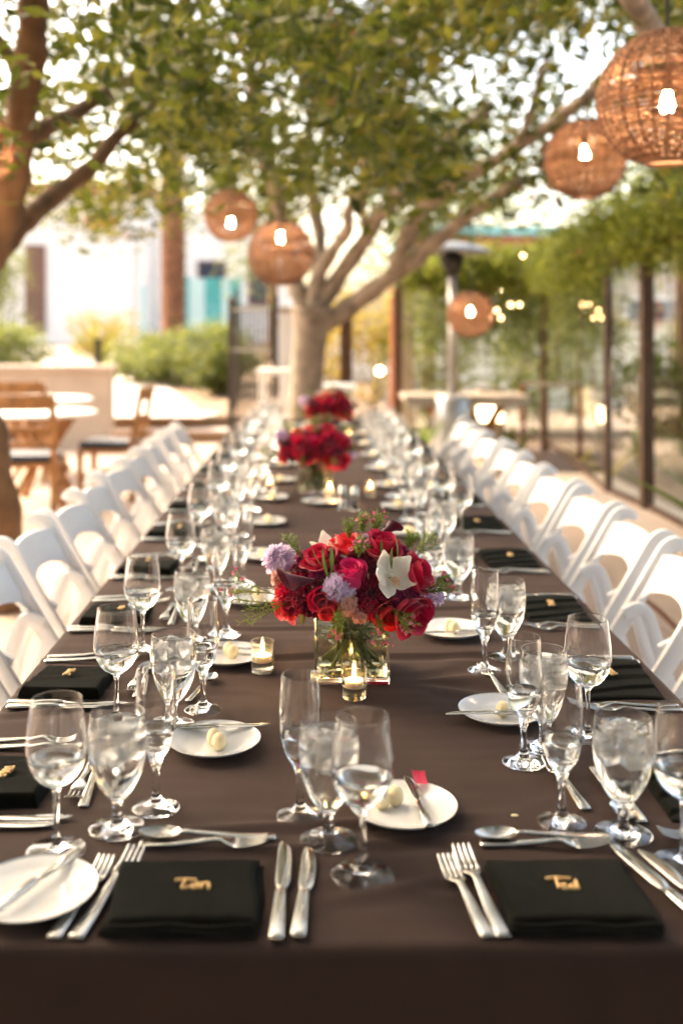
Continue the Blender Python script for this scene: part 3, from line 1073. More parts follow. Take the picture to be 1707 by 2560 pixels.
def round_table(label, x, y, r):
    t = thing('round_table', label, 'table', (x, y, 0), 0, 'white round patio tables')
    MB().lathe([(0, 0.72), (r - 0.01, 0.72), (r, 0.727), (r, 0.744), (r - 0.008, 0.75), (0, 0.75)], 40).obj('tabletop', 'table_white', t, smooth=True, angle=40)
    for k in range(4):
        a = PI / 4 + k * PI / 2
        d = Vector((math.cos(a), math.sin(a), 0))
        s = MB()
        s.bar(d * 0.30, d * 0.06 + Vector((0, 0, 0.4)), 0.06, 0.05)
        s.bar(d * 0.06 + Vector((0, 0, 0.4)), d * 0.30 + Vector((0, 0, 0.71)), 0.06, 0.05)
        s.obj('leg', 'teak', t, smooth=False)
    MB().lathe([(0, 0.34), (0.07, 0.34), (0.07, 0.46), (0, 0.46)], 12).obj('hub', 'teak', t)
    return t


round_table('white round patio table beside the nearer teak chair', -2.28, 8.75, 0.45)
round_table('white round patio table farther back near the low wall', -2.72, 10.4, 0.5)

# trestle table on the right, side table, white tables
t = thing('trestle_table', 'weathered wood trestle table with crossed orange legs by the fence', 'table', (1.55, 11.0, 0))
for i in range(4):
    MB().box(-0.62, 0.66, -0.34 + i * 0.172, -0.34 + i * 0.172 + 0.166, 0.70, 0.75 + 0.002 * (i % 2)).obj('plank', 'weathered_wood', t, smooth=False)
MB().box(-0.58, 0.62, -0.345, -0.30, 0.645, 0.698).obj('apron', 'weathered_wood', t, smooth=False)
for x in (-0.16, 0.22):
    MB().bar((x - 0.18, -0.2, 0.64), (x + 0.18, -0.2, 0.0), 0.05, 0.09, up=(1, 0, 0)).obj('leg', 'orange_wood', t, smooth=False)
    MB().bar((x + 0.18, -0.13, 0.64), (x - 0.18, -0.13, 0.0), 0.05, 0.09, up=(1, 0, 0)).obj('leg', 'orange_wood', t, smooth=False)
t = thing('handrail', 'low dark red steel handrail in front of the gravel bed', 'railing')
MB().bar((2.30, 11.5, 0.84), (2.58, 9.95, 0.90), 0.05, 0.045).obj('rail', 'iron', t, smooth=False)
for (x, y, z) in ((2.30, 11.45, 0.82), (2.57, 10.0, 0.88)):
    MB().bar((x, y, 0), (x, y, z), 0.045, 0.045, up=(0, 1, 0)).obj('post', 'red_steel', t, smooth=False)


def bar_table(label, x, y, w, h, mat):
    t = thing('side_table', label, 'table', (x, y, 0))
    MB().box(-w / 2, w / 2, -0.25, 0.25, h - 0.05, h).obj('tabletop', mat, t, smooth=False, bevel=0.006)
    for sx in (-1, 1):
        for sy in (-1, 1):
            MB().bar((sx * (w / 2 - 0.05), sy * 0.2, 0), (sx * (w / 2 - 0.05), sy * 0.2, h - 0.051), 0.05, 0.05, up=(0, 1, 0)).obj('leg', mat, t, smooth=False)


bar_table('small white table right of the main tree trunk', 0.22, 10.9, 0.42, 0.86, 'table_white')
bar_table('white service table left of the main tree trunk', -0.42, 10.9, 0.34, 1.02, 'table_white')

# patio heater
t = thing('patio_heater', 'tall steel patio heater with a wide dome near the vine', 'heater', (1.42, 10.7, 0))
MB().lathe(prof([(0, 0.0), (0.22, 0.0), (0.22, 0.06), (0.19, 0.30), (0.18, 0.72), (0.05, 0.76), (0, 0.76)], 2), 24).obj('base', 'heater_steel', t)
MB().tube([(0, 0, 0.75), (0, 0, 2.0)], 0.04, 12).obj('pole', 'heater_steel', t)
MB().lathe([(0, 1.98), (0.05, 1.98), (0.13, 2.14), (0.13, 2.20), (0.06, 2.24), (0, 2.24)], 20).obj('burner', 'dark_metal', t)
MB().lathe([(0, 2.34), (0.1, 2.33), (0.3, 2.28), (0.42, 2.23), (0.42, 2.22), (0.3, 2.265), (0.1, 2.31), (0, 2.32)], 32).obj('dome', 'heater_steel', t)
MB().tube([(0, 0, 2.2), (0, 0, 2.33)], 0.02, 8).obj('stem', 'dark_metal', t)

# lit floor lantern
t = thing('floor_lantern', 'glowing floor lantern standing low by the trestle table', 'lantern', (1.96, 11.6, 0))
MB().box(-0.12, 0.12, -0.12, 0.12, 0.42, 0.74).obj('glow_panel', 'lantern_glow', t, smooth=False, bevel=0.01)
MB().box(-0.14, 0.14, -0.14, 0.14, 0.0, 0.415).obj('base', 'weathered_wood', t, smooth=False)
MB().box(-0.14, 0.14, -0.14, 0.14, 0.745, 0.78).obj('lid', 'iron', t, smooth=False)
t = thing('garden_light', 'warm garden light glowing in the yellow bush', 'light', at(872, 852, 13.6))
MB().lathe(prof([(0, -0.05), (0.04, -0.02), (0.045, 0.02), (0, 0.05)], 4), 12).obj('bulb', 'fairy_glow', t)
MB().tube([(0, 0, -0.05), (0, 0, -0.96)], 0.012, 6).obj('stake', 'iron', t)
# fairy lights
t = thing('fairy_lights', 'thin string of small warm bulbs along the vine', 'string lights')
fl = [(1200, 587, 11.2), (1172, 700, 11.6), (1140, 713, 11.8), (1150, 730, 11.8), (1128, 730, 11.9), (1192, 700, 11.5)]
wire = [at(u, v - 6, y) for u, v, y in sorted(fl)]
MB().tube(spline([wire[0] + Vector((-0.6, 0.2, 0.4))] + wire + [wire[-1] + Vector((0.5, -0.5, 0.3))], 4), 0.004, 5).obj('wire', 'cord', t)
for u, v, y in fl:
    p = at(u, v, y)
    MB().lathe(prof([(0, -0.015), (0.009, -0.004), (0.008, 0.008), (0, 0.015)], 3), 10, Matrix.Translation(p)).obj('bulb', 'fairy_glow', t)


# ------------------------------------------------------------------ rattan lanterns
LR = 0.225
r_ = random.Random(90)
wv = MB()
rows = 38
ribs = 26
for k in range(rows):
    th = math.radians(19 + 140 * k / (rows - 1)) + r_.uniform(-0.008, 0.008)
    i0 = r_.randrange(ribs * 3)
    end = i0 + ribs * 3
    while i0 < end:
        n = min(r_.choice([6, 9, 12, 15, 21]), end - i0)
        pts = []
        tw = r_.uniform(-0.005, 0.005)
        rad = r_.choice([0.0040, 0.0050, 0.0058, 0.0066])
        for i in range(i0, i0 + n + 1):
            a = 2 * PI * i / (ribs * 3)
            rr = LR + 0.006 * math.cos(PI * (i // 1.5) + k * PI) + r_.uniform(-0.002, 0.002)
            th2 = th + tw + 0.004 * math.sin(3 * a + k * 1.9)
            pts.append((rr * math.sin(th2) * math.cos(a), rr * math.sin(th2) * math.sin(a), rr * math.cos(th2)))
        if r_.random() > 0.07:
            wv.tube(pts, rad, 4)
        i0 += n
rb = MB()
for i in range(ribs):
    a = 2 * PI * (i + r_.uniform(-0.15, 0.15)) / ribs
    pts = [(LR * math.sin(math.radians(x)) * math.cos(a), LR * math.sin(math.radians(x)) * math.sin(a), LR * math.cos(math.radians(x))) for x in range(16, 166, 8)]
    rb.tube(pts, 0.0056, 5)
rg = MB()
for ang, rr in ((17, 0.008), (160, 0.011)):
    th = math.radians(ang)
    rg.tube([(LR * math.sin(th) * math.cos(2 * PI * i / 28), LR * math.sin(th) * math.sin(2 * PI * i / 28), LR * math.cos(th)) for i in range(28)], rr, 6, closed=True)
ME_weave = wv.mesh('weave', 'rattan')
ME_ribs = rb.mesh('ribs', 'rattan')
ME_ring = rg.mesh('ring', 'rattan')
ME_bulb = MB().lathe(prof([(0, -0.026), (0.017, -0.019), (0.0235, 0.0), (0.017, 0.022), (0.012, 0.046), (0, 0.052)], 4), 16).mesh('bulb', 'bulb_glow')
ME_sock = MB().lathe([(0, 0.0525), (0.017, 0.0525), (0.019, 0.10), (0, 0.105)], 12).mesh('socket', 'dark_metal')
ME_cap = MB().lathe([(0, LR + 0.012), (0.03, LR + 0.006), (0.075, LR * 0.955), (0.078, LR * 0.94), (0.03, LR * 0.985), (0, LR * 0.99)], 20).mesh('cap', 'dark_metal')


def lantern(label, ud, vd, y, dia, bulb_dv, rz, top=1.6):
    c = at(ud, vd, y)
    t = thing('rattan_lantern', label, 'lantern', c, rz, 'woven rattan globe lanterns hung from the trees')
    k = dia / 2 / LR
    S = Matrix.Scale(k, 4)
    link('weave', ME_weave, t, S)
    link('ribs', ME_ribs, t, S)
    link('ring', ME_ring, t, S)
    link('cap', ME_cap, t, S)
    bz = -bulb_dv * 1.08865 / FPX * y
    b = link('bulb', ME_bulb, t, Matrix.Translation((0, 0, bz)))
    link('socket', ME_sock, b)
    cd = MB()
    cd.tube([(0, 0, bz + 0.104), (0, 0, (LR + 0.01) * k), (0.01, 0.01, (LR + 0.01) * k + top * 0.5), (0, 0, top)], 0.006, 6)
    cd.obj('cord', 'cord', t)


lantern('largest woven rattan globe lantern, nearest, above the right chairs', 1531, 226, 3.50, 0.45, 17, 0.3, 1.3)
lantern('woven rattan globe lantern just below the largest one', 1342, 366, 5.97, 0.45, -10, 1.1)
lantern('woven rattan globe lantern beside the tree, higher of that close pair', 530, 495, 9.0, 0.45, 20, 2.0)
lantern('woven rattan globe lantern in front of the trunk, lower of that pair', 645, 582, 7.25, 0.45, -33, 2.9)
lantern('small looking rattan globe lantern low before the patio heater', 1080, 722, 10.2, 0.45, -4, 0.7)
lantern('rattan lantern cut off at the left edge beside the leaning tree', -66, 345, 4.5, 0.36, 10, 1.7, 1.2)
t = None

# =================================================================== THE TABLE
TX0, TX1, TY0, TY1, TZ = -0.567, 0.682, 1.182, 7.85, 0.75
tb = thing('banquet_table', 'long banquet table of three joined tops under the dark cloth', 'table', (0.0575, 4.516, 0))
for i in range(3):
    y0 = TY0 + 0.02 - 4.516 + i * 2.213
    MB().box(TX0 + 0.02 - 0.0575, TX1 - 0.02 - 0.0575, y0, y0 + 2.205, 0.715, 0.738).obj('tabletop', 'weathered_wood', tb, smooth=False)
    for sy in (0.22, 1.98):
        for sx in (-0.40, 0.40):
            MB().tube([(sx, y0 + sy, 0), (sx, y0 + sy, 0.714)], 0.014, 8).obj('leg', 'dark_metal', tb)


rs = random.Random(21)
CREASE = [(rs.uniform(-0.5, 0.62), 1.25 + 2.4 * rs.random() ** 1.3, rs.gauss(0, 0.35), rs.uniform(0.08, 0.25), rs.uniform(0.0008, 0.0022)) for _ in range(34)]


def cloth_z(x, y):
    p = Vector((x, y, 0))
    h = 0.0016 * noise.noise(p * 4) + 0.0010 * noise.noise(p * 11) + 0.0009 * noise.noise(Vector((x * 5, y * 28, 2)))
    # long creases left from folding
    for (yc, x0, x1, a, w, k) in ((2.222, -0.55, 0.40, 0.0045, 0.012, 0.03), (2.43, -0.50, 0.25, 0.0030, 0.012, -0.02), (1.47, -0.15, 0.20, 0.0030, 0.012, 0.10),
                                  (1.41, -0.10, 0.22, 0.0022, 0.012, 0.08), (1.92, -0.55, -0.25, 0.003, 0.012, 0.2), (2.0, -0.56, -0.30, 0.003, 0.012, -0.2),
                                  (3.6, -0.5, 0.6, 0.004, 0.014, 0.02), (4.65, -0.5, 0.6, 0.004, 0.014, -0.02), (2.62, 0.2, 0.65, 0.003, 0.012, 0.1), (1.30, 0.02, 0.2, 0.002, 0.014, 0.3)):
        if x0 - 0.1 < x < x1 + 0.1:
            d = y - yc - k * (x - (x0 + x1) / 2) - 0.012 * noise.noise(Vector((x * 6, yc, 1)))
            e = smooth(x0 - 0.1, x0 + 0.08, x) * (1 - smooth(x1 - 0.08, x1 + 0.1, x))
            h += 1.7 * a * e * (math.exp(-(d / (w * (0.62 if d > 0 else 1.3))) ** 2) - 0.5 * math.exp(-((d + 0.02) / (w * 1.2)) ** 2))
    for (cx, cy_, ang, ln, am) in CREASE:
        dx, dy = x - cx, y - cy_
        along = dx * math.cos(ang) + dy * math.sin(ang)
        if abs(along) < ln:
            d = -dx * math.sin(ang) + dy * math.cos(ang) + 0.01 * math.sin(along * 14)
            if abs(d) < 0.05:
                h += am * (1 - (along / ln) ** 2) * (math.exp(-(d / (0.006 if d > 0 else 0.016)) ** 2))
    # fan of soft folds right of the vase
    dx, dy = x - 0.17, y - 2.06
    r = math.hypot(dx, dy)
    if dx > 0 and r < 0.5:
        an = math.atan2(dy, dx)
        h += 0.0042 * math.sin(an * 9 + 2 * r) * smooth(0.02, 0.12, r) * (1 - smooth(0.22, 0.5, r)) * (1 - smooth(0.5, 1.1, abs(an)))
    return h


OV = 0.27
def axis(lo, hi, step, near=None):
    out = [lo - OV + k * OV / 10 for k in range(10)] + [lo - 0.012, lo - 0.006]
    x = lo
    while x < hi - 1e-6:
        out.append(x)
        x += step if near is None or x > near[0] else near[1]
    return out + [hi, hi + 0.006, hi + 0.012] + [hi + (k + 1) * OV / 10 for k in range(10)]


ax = axis(TX0, TX1, 0.02)
ay = axis(TY0, TY1, 0.03, near=(3.2, 0.0085))
ax, ay = sorted(set(ax)), sorted(set(ay))


def cloth_p(a, b):
    x = min(max(a, TX0), TX1)
    y = min(max(b, TY0), TY1)
    ex, ey = a - x, b - y
    e = math.hypot(ex, ey)
    z = TZ + cloth_z(x, y)
    if e < 1e-9:
        return (x, y, z)
    q = 0.012
    f = min(1, e / q)
    out = q * math.sin(f * PI / 2)
    dn = q * (1 - math.cos(f * PI / 2)) + max(0, e - q)
    s_ = (x if abs(ey) > abs(ex) else y)
    wave = 0.014 * math.sin(s_ * 11 + 2 * math.sin(s_ * 3.1)) * smooth(0.02, 0.27, e)
    dn += 0.005 * noise.noise(Vector((s_ * 5, 7.7, 0))) * smooth(0, 0.02, e)
    return (x + ex / e * (out + wave + 0.02 * e), y + ey / e * (out + wave + 0.02 * e), z - dn)


m = MB()
nx, ny = len(ax), len(ay)
m.v = [cloth_p(a, b) for b in ay for a in ax]
m.f = [(j * nx + i, j * nx + i + 1, (j + 1) * nx + i + 1, (j + 1) * nx + i) for j in range(ny - 1) for i in range(nx - 1)]
m.m = [0] * len(m.f)
tag(m.obj('tablecloth', 'cloth'), 'dark brown tablecloth covering the whole long banquet table', 'tablecloth')

# ------------------------------------------------------------------ tableware meshes
def shell(outer, inner):
    """outer and inner wall joined by a small rounded lip"""
    (ro, zo), (ri, zi) = outer[-1], inner[-1]
    c, h = (ro + ri) / 2, abs(ro - ri) / 2
    zt = max(zo, zi)
    lip = [(ro, zt - 0.0006), (ro, zt)] + [(c + h * math.cos(a), zt + h * math.sin(a)) for a in (0.6, 1.2, 1.94, 2.54)] + [(ri, zt), (ri, zt - 0.0006)]
    return outer[:-1] + lip + inner[:-1][::-1]


wine_o = prof([(0, 0.0008), (0.030, 0.0006), (0.0385, 0.0008), (0.039, 0.0022), (0.030, 0.0042), (0.012, 0.0085), (0.0055, 0.016), (0.0040, 0.04), (0.0040, 0.07), (0.0055, 0.083), (0.012, 0.089), (0.024, 0.0975), (0.034, 0.112), (0.0395, 0.130), (0.0400, 0.146), (0.0380, 0.168), (0.0350, 0.190), (0.0335, 0.2035)], 3)
wine_i = prof([(0, 0.0905), (0.010, 0.0920), (0.0225, 0.099), (0.0327, 0.113), (0.0383, 0.130), (0.0388, 0.146), (0.0368, 0.168), (0.0340, 0.190), (0.0325, 0.2038)], 3)
gob_o = prof([(0, 0.0008), (0.030, 0.0006), (0.0385, 0.0008), (0.039, 0.0026), (0.030, 0.005), (0.013, 0.0095), (0.0075, 0.018), (0.0068, 0.030), (0.0085, 0.040), (0.015, 0.047), (0.0245, 0.060), (0.034, 0.080), (0.0395, 0.102), (0.0410, 0.124), (0.0400, 0.145), (0.0380, 0.1625)], 3)
gob_i = prof([(0, 0.0500), (0.011, 0.0515), (0.0225, 0.063), (0.0322, 0.081), (0.0377, 0.102), (0.0393, 0.124), (0.0385, 0.145), (0.0368, 0.1628)], 3)
flu_o = prof([(0, 0.0008), (0.026, 0.0006), (0.0335, 0.0008), (0.034, 0.0024), (0.027, 0.0052), (0.013, 0.0105), (0.0066, 0.020), (0.0048, 0.040), (0.0060, 0.058), (0.0100, 0.072), (0.0175, 0.084), (0.0240, 0.098), (0.0285, 0.122), (0.0296, 0.148), (0.0285, 0.178), (0.0270, 0.2035)], 3)
flu_i = prof([(0, 0.0890), (0.012, 0.0905), (0.0205, 0.099), (0.0268, 0.122), (0.0281, 0.148), (0.0272, 0.178), (0.0259, 0.2038)], 3)


def fill(inner, level, eps=0.0004):
    pts = [(r + (eps if r > 0 else 0), z - eps * 0.5) for r, z in inner if z < level - 0.001]
    a = [q for q in inner if q[1] < level][-1]
    b = [q for q in inner if q[1] >= level][0]
    t_ = (level - a[1]) / (b[1] - a[1])
    r = a[0] + (b[0] - a[0]) * t_ + eps
    return pts + [(r, level + 0.0008), (r - 0.0015, level), (0, level)]


ME_wine = MB().lathe(shell(wine_o, wine_i), 40).mesh('glass_body', 'glass')
ME_gob = MB().lathe(shell(gob_o, gob_i), 40).mesh('glass_body', 'glass')
ME_flu = MB().lathe(shell(flu_o, flu_i), 36).mesh('glass_body', 'glass')
ME_wine_w = MB().lathe(fill(wine_i, 0.127), 40).mesh('water', 'water')
ME_gob_w = MB().lathe(fill(gob_i, 0.147), 40).mesh('water', 'water')
ME_flu_w = MB().lathe(fill(flu_i, 0.118), 36).mesh('water', 'water')
ic = MB()
ic.box(-0.0125, 0.0125, -0.011, 0.011, -0.0115, 0.0115)
ME_ice = ic.mesh('ice_cube', 'ice', bevel=0.004, seg=3)

GL_GROUP = {'wine_glass': 'stemmed wine glasses along the table', 'water_goblet': 'iced water goblets along the table', 'champagne_flute': 'champagne flutes along the table'}


def wine_glass(label, x, y):
    t = thing('wine_glass', label, 'wine glass', (x, y, TZ), random.uniform(0, 6), GL_GROUP['wine_glass'])
    link('glass_body', ME_wine, t)
    link('water', ME_wine_w, t)


def goblet(label, x, y):
    t = thing('water_goblet', label, 'goblet', (x, y, TZ), random.uniform(0, 6), GL_GROUP['water_goblet'])
    link('glass_body', ME_gob, t)
    link('water', ME_gob_w, t)
    for k in range(7):
        lay = 0 if k < 3 else 1
        a = k * 2.1 + random.uniform(-0.3, 0.3)
        rr = 0.0165 if lay == 0 else (0.021 if k < 6 else 0.0)
        z = (0.112 if lay == 0 else 0.136) + random.uniform(-0.003, 0.003)
        M = Matrix.Translation((rr * math.cos(a), rr * math.sin(a), z)) @ Matrix.Rotation(random.uniform(0, 3), 4, 'X') @ Matrix.Rotation(random.uniform(0, 3), 4, 'Z')
        link('ice_cube', ME_ice, t, M)


def flute(label, x, y):
    t = thing('champagne_flute', label, 'flute', (x, y, TZ), random.uniform(0, 6), GL_GROUP['champagne_flute'])
    link('glass_body', ME_flu, t)
    link('water', ME_flu_w, t)


# plate
pl_o = [(0, 0.002), (0.045, 0.002), (0.048, 0.0005), (0.050, 0.002), (0.062, 0.0065), (0.0735, 0.0125), (0.0775, 0.0150)]
pl_i = [(0, 0.0055), (0.044, 0.0055), (0.052, 0.0066), (0.063, 0.0105), (0.073, 0.0150), (0.0772, 0.0165)]
ME_plate = MB().lathe(shell(pl_o, pl_i), 56).mesh('bread_plate', 'china')
# butter curls
bt = MB()
bt.lathe(prof([(0, 0.0), (0.007, 0.0012), (0.0115, 0.008), (0.0122, 0.015), (0.0095, 0.023), (0.004, 0.0275), (0, 0.028)], 3), 18)
ME_butter = bt.mesh('butter_ball', 'butter')

# cutlery: lofts along +y (handle end at y = 0)
def loft(mb, secs, n=8):
    """secs: (y, x centre, half width, z, half thickness)"""
    v, f = [], []
    for (y, xc, w, z, h) in secs:
        for k in range(n):
            a = 2 * PI * k / n
            c, s_ = math.cos(a), math.sin(a)
            v.append((xc + w * math.copysign(abs(c) ** 0.6, c), y, z + h * math.copysign(abs(s_) ** 0.6, s_)))
    for i in range(len(secs) - 1):
        for k in range(n):
            f.append((i * n + k, i * n + (k + 1) % n, (i + 1) * n + (k + 1) % n, (i + 1) * n + k))
    f.append(tuple(range(n))[::-1])
    f.append(tuple((len(secs) - 1) * n + k for k in range(n)))
    mb.add(v, f)


def fork_mesh(L, k=1.0):
    m = MB()
    s = L / 0.20
    loft(m, [(0.0, 0, 0.0085 * k, 0.003, 0.0018), (0.004, 0, 0.0095 * k, 0.003, 0.0024), (0.05 * s, 0, 0.0082 * k, 0.0035, 0.0026), (0.09 * s, 0, 0.006 * k, 0.006, 0.0026), (0.118 * s, 0, 0.0045 * k, 0.009, 0.0024),
             (0.127 * s, 0, 0.0055 * k, 0.0088, 0.002), (0.134 * s, 0, 0.0105 * k, 0.0075, 0.0016), (0.142 * s, 0, 0.0128 * k, 0.0055, 0.0013), (0.152 * s, 0, 0.0137 * k, 0.0036, 0.0012)], 10)
    for i in range(4):
        x = (-0.0111 + i * 0.0074) * k
        loft(m, [(0.148 * s, x, 0.0026 * k, 0.0040, 0.0011), (0.158 * s, x, 0.0020 * k, 0.0034, 0.0011), (0.175 * s, x * 0.99, 0.0019 * k, 0.0050, 0.0011), (0.190 * s, x * 0.97, 0.0018 * k, 0.0085, 0.001), (0.199 * s, x * 0.96, 0.0016 * k, 0.0120, 0.0008), (0.2005 * s, x * 0.96, 0.0008 * k, 0.0125, 0.0005)], 8)
    return m.mesh('fork', 'steel')


def spoon_mesh(L, k=1.0):
    m = MB()
    s = L / 0.19
    loft(m, [(0.0, 0, 0.007 * k, 0.003, 0.0018), (0.004, 0, 0.0082 * k, 0.003, 0.0024), (0.05 * s, 0, 0.007 * k, 0.0035, 0.0026), (0.10 * s, 0, 0.0045 * k, 0.008, 0.0024), (0.128 * s, 0, 0.0038 * k, 0.0105, 0.0022), (0.136 * s, 0, 0.0046 * k, 0.0105, 0.0018)], 10)
    cy_, a_, b_ = 0.163 * s, 0.030 * s, 0.0175 * k

    def P(u, v, dz):
        an = u * 2 * PI
        r = v
        x, y = math.cos(an) * b_ * r * (1 - 0.12 * math.sin(an)), cy_ + math.sin(an) * a_ * r
        return (x, y, 0.0105 - 0.0078 * (1 - r * r) + dz)
    m.grid(lambda u, v: P(u, v, 0.0006), 24, 8)
    m.grid(lambda u, v: P(u, v, -0.0006), 24, 8)
    return m.mesh('spoon', 'steel')


def knife_meshes(L, k=1.0):
    s = L / 0.225
    h = MB()
    loft(h, [(0.0, 0, 0.0075 * k, 0.0045, 0.0030), (0.004, 0, 0.0088 * k, 0.0045, 0.0040), (0.06 * s, 0, 0.0078 * k, 0.0045, 0.0042), (0.095 * s, 0, 0.0070 * k, 0.0045, 0.0040), (0.105 * s, 0, 0.0060 * k, 0.0045, 0.0030)], 12)
    b = MB()
    loft(b, [(0.1045 * s, 0, 0.0050 * k, 0.0045, 0.0016), (0.112 * s, 0.001, 0.0075 * k, 0.0045, 0.0013), (0.125 * s, 0.0015, 0.0100 * k, 0.0045, 0.0010), (0.175 * s, 0.0015, 0.0105 * k, 0.0045, 0.0009), (0.205 * s, 0.000, 0.0088 * k, 0.0045, 0.0008), (0.219 * s, -0.002, 0.0055 * k, 0.0045, 0.0007), (0.225 * s, -0.0045, 0.0015 * k, 0.0045, 0.0005)], 8)
    return h.mesh('handle', 'steel'), b.mesh('blade', 'steel')


ME_fork = fork_mesh(0.198)
ME_fork_s = fork_mesh(0.172, 0.92)
ME_spoon = spoon_mesh(0.185)
ME_tea = spoon_mesh(0.14, 0.8)
ME_kn = knife_meshes(0.225)
ME_kn_s = knife_meshes(0.205)
ME_kn_b = knife_meshes(0.165, 0.8)


def cutlery(name, label, cat, me, M, group):
    if isinstance(me, tuple):
        t = thing(name, label, cat, M=M, group=group)
        link('handle', me[0], t)
        link('blade', me[1], t)
    else:
        t = link(name, me)
        t.matrix_world = M
        tag(t, label, cat, group)
    return t


# napkins
def napkin_mesh(pleats, W=0.184, Dp=0.158, H=0.0095, seed=1):
    m = MB()
    nu, nv = 40, 32

    def topz(x, y):
        z = H
        if pleats:
            z = 0.0062 + 0.0048 * sum(smooth(-0.003, 0.003, x - q + 0.25 * y) for q in (-0.055, -0.010, 0.035))
            z += 0.0014 * noise.noise(Vector((x * 16, y * 16, 4))) - 0.0014 * sum(smooth(-0.040, -0.004, x - q + 0.25 * y) * (1 - smooth(-0.003, 0.003, x - q + 0.25 * y)) for q in (-0.055, -0.010, 0.035))
        else:
            z = H - 0.002 + 0.0022 * math.cos(y * 24 + 1.9 + seed) + 0.0026 * noise.noise(Vector((x * 12, y * 12, seed))) + 0.0014 * noise.noise(Vector((x * 40, y * 18, 5)))
        return z

    def corner(x, y):
        ex = min(W / 2 - abs(x), Dp / 2 - abs(y))
        return smooth(-0.0005, 0.009, ex) ** 0.5

    def P(u, v):
        a, b = (u * 2 - 1), (v * 2 - 1)
        a = math.copysign(abs(a) ** 0.75, a)
        b = math.copysign(abs(b) ** 0.75, b)
        x, y = a * W / 2, b * Dp / 2
        z = topz(x, y) * corner(x, y)
        return (x + 0.003 * math.sin(y * 40 + seed * 2), y * (1 + 0.012 * math.sin(x * 30 + seed)) + 0.02 * x * x * seed, z)
    m.grid(P, nu * 2 if pleats else nu, nv)
    nu = nu * 2 if pleats else nu
    k = len(m.v)
    w = nu + 1
    ring = [i for i in range(nu + 1)] + [j * w + nu for j in range(1, nv + 1)] + [nv * w + i for i in range(nu - 1, -1, -1)] + [j * w for j in range(nv - 1, 0, -1)]
    base = [(m.v[i][0] * 0.995, m.v[i][1] * 0.995, 0.0006) for i in ring]
    m.v.extend(base)
    n = len(ring)
    for i in range(n):
        m.f.append((ring[i], ring[(i + 1) % n], k + (i + 1) % n, k + i))
        m.m.append(0)
    m.f.append(tuple(k + i for i in range(n)))
    m.m.append(0)
    return m.mesh('napkin', 'napkin')


ME_nap = napkin_mesh(False)
ME_nap_t = napkin_mesh(False, 0.178, 0.149, 0.0085, -1.5)
ME_nap_p = napkin_mesh(True)
fo = MB()
for i in range(3):
    P = [(-0.087 + 0.174 * k / 10, -0.0770 - 0.0020 * i + 0.0016 * math.sin(k * 1.3 + i), 0.0036 + 0.0042 * i + 0.0008 * math.sin(k + 2 * i)) for k in range(11)]
    fo.tube(P, 0.0034, 6, sx=1.2)
ME_nap_fold = fo.mesh('folded_edge', 'napkin')


# wooden name tags: strokes
def strokes_mesh(lines, r=0.0019):
    m = MB()
    for ln in lines:
        P = spline([(x, y, 0.002) for x, y in ln], 5) if len(ln) > 2 else [Vector((x, y, 0.002)) for x, y in ln]
        m.tube(P, r, 8)
    return m.mesh('name_tag', 'wood_tag')


s_ = 0.001
ME_ted = strokes_mesh([[(-22 * s_, 9 * s_), (-10 * s_, 11.5 * s_), (9 * s_, 11.5 * s_)], [(-9 * s_, 13.5 * s_), (-9.2 * s_, 2 * s_), (-9 * s_, -12 * s_)],
                       [(-8 * s_, -6 * s_), (-1.5 * s_, -2 * s_), (0.5 * s_, -5 * s_), (-3 * s_, -6 * s_), (-5 * s_, -9 * s_), (-1 * s_, -12 * s_), (4 * s_, -10 * s_)],
                       [(13 * s_, -5 * s_), (8 * s_, -4 * s_), (5 * s_, -8 * s_), (8 * s_, -12 * s_), (13 * s_, -9 * s_)], [(14 * s_, 7 * s_), (14 * s_, -4 * s_), (14.5 * s_, -12 * s_)]])
ME_tor = strokes_mesh([[(-22 * s_, 7 * s_), (-8 * s_, 10 * s_), (4 * s_, 9.5 * s_)], [(-9 * s_, 9 * s_), (-10 * s_, 0 * s_), (-10 * s_, -9 * s_), (-4 * s_, -8 * s_), (1 * s_, -6 * s_)],
                       [(6 * s_, 2 * s_), (1 * s_, -3 * s_), (4 * s_, -9 * s_), (9 * s_, -5 * s_), (6 * s_, 2 * s_), (11 * s_, 1 * s_)], [(13 * s_, 3 * s_), (13.5 * s_, -3 * s_), (13.5 * s_, -9 * s_)], [(13.5 * s_, -1 * s_), (17 * s_, 4 * s_), (21 * s_, 2 * s_), (22 * s_, -4 * s_), (22.5 * s_, -9 * s_)]])


def squiggle(seed):
    r_ = random.Random(seed)
    L = [[(-22 * s_, 8 * s_), (-17 * s_, -7 * s_)], [(-24 * s_, 5 * s_), (-13 * s_, 8 * s_)]]
    x = -14
    run = [(x * s_, -5 * s_)]
    for k in range(r_.choice([3, 4, 4])):
        up = r_.choice([3, 4, 9])
        run += [((x + 3) * s_, up * s_), ((x + 6) * s_, -5 * s_)]
        x += 8
    run.append(((x + 3) * s_, r_.choice([-4, 6]) * s_))
    L.append(run)
    L.append([((x - 4) * s_, 7 * s_), ((x + 3) * s_, 8 * s_)])
    return strokes_mesh(L)


ME_sq = [squiggle(k) for k in range(5)]


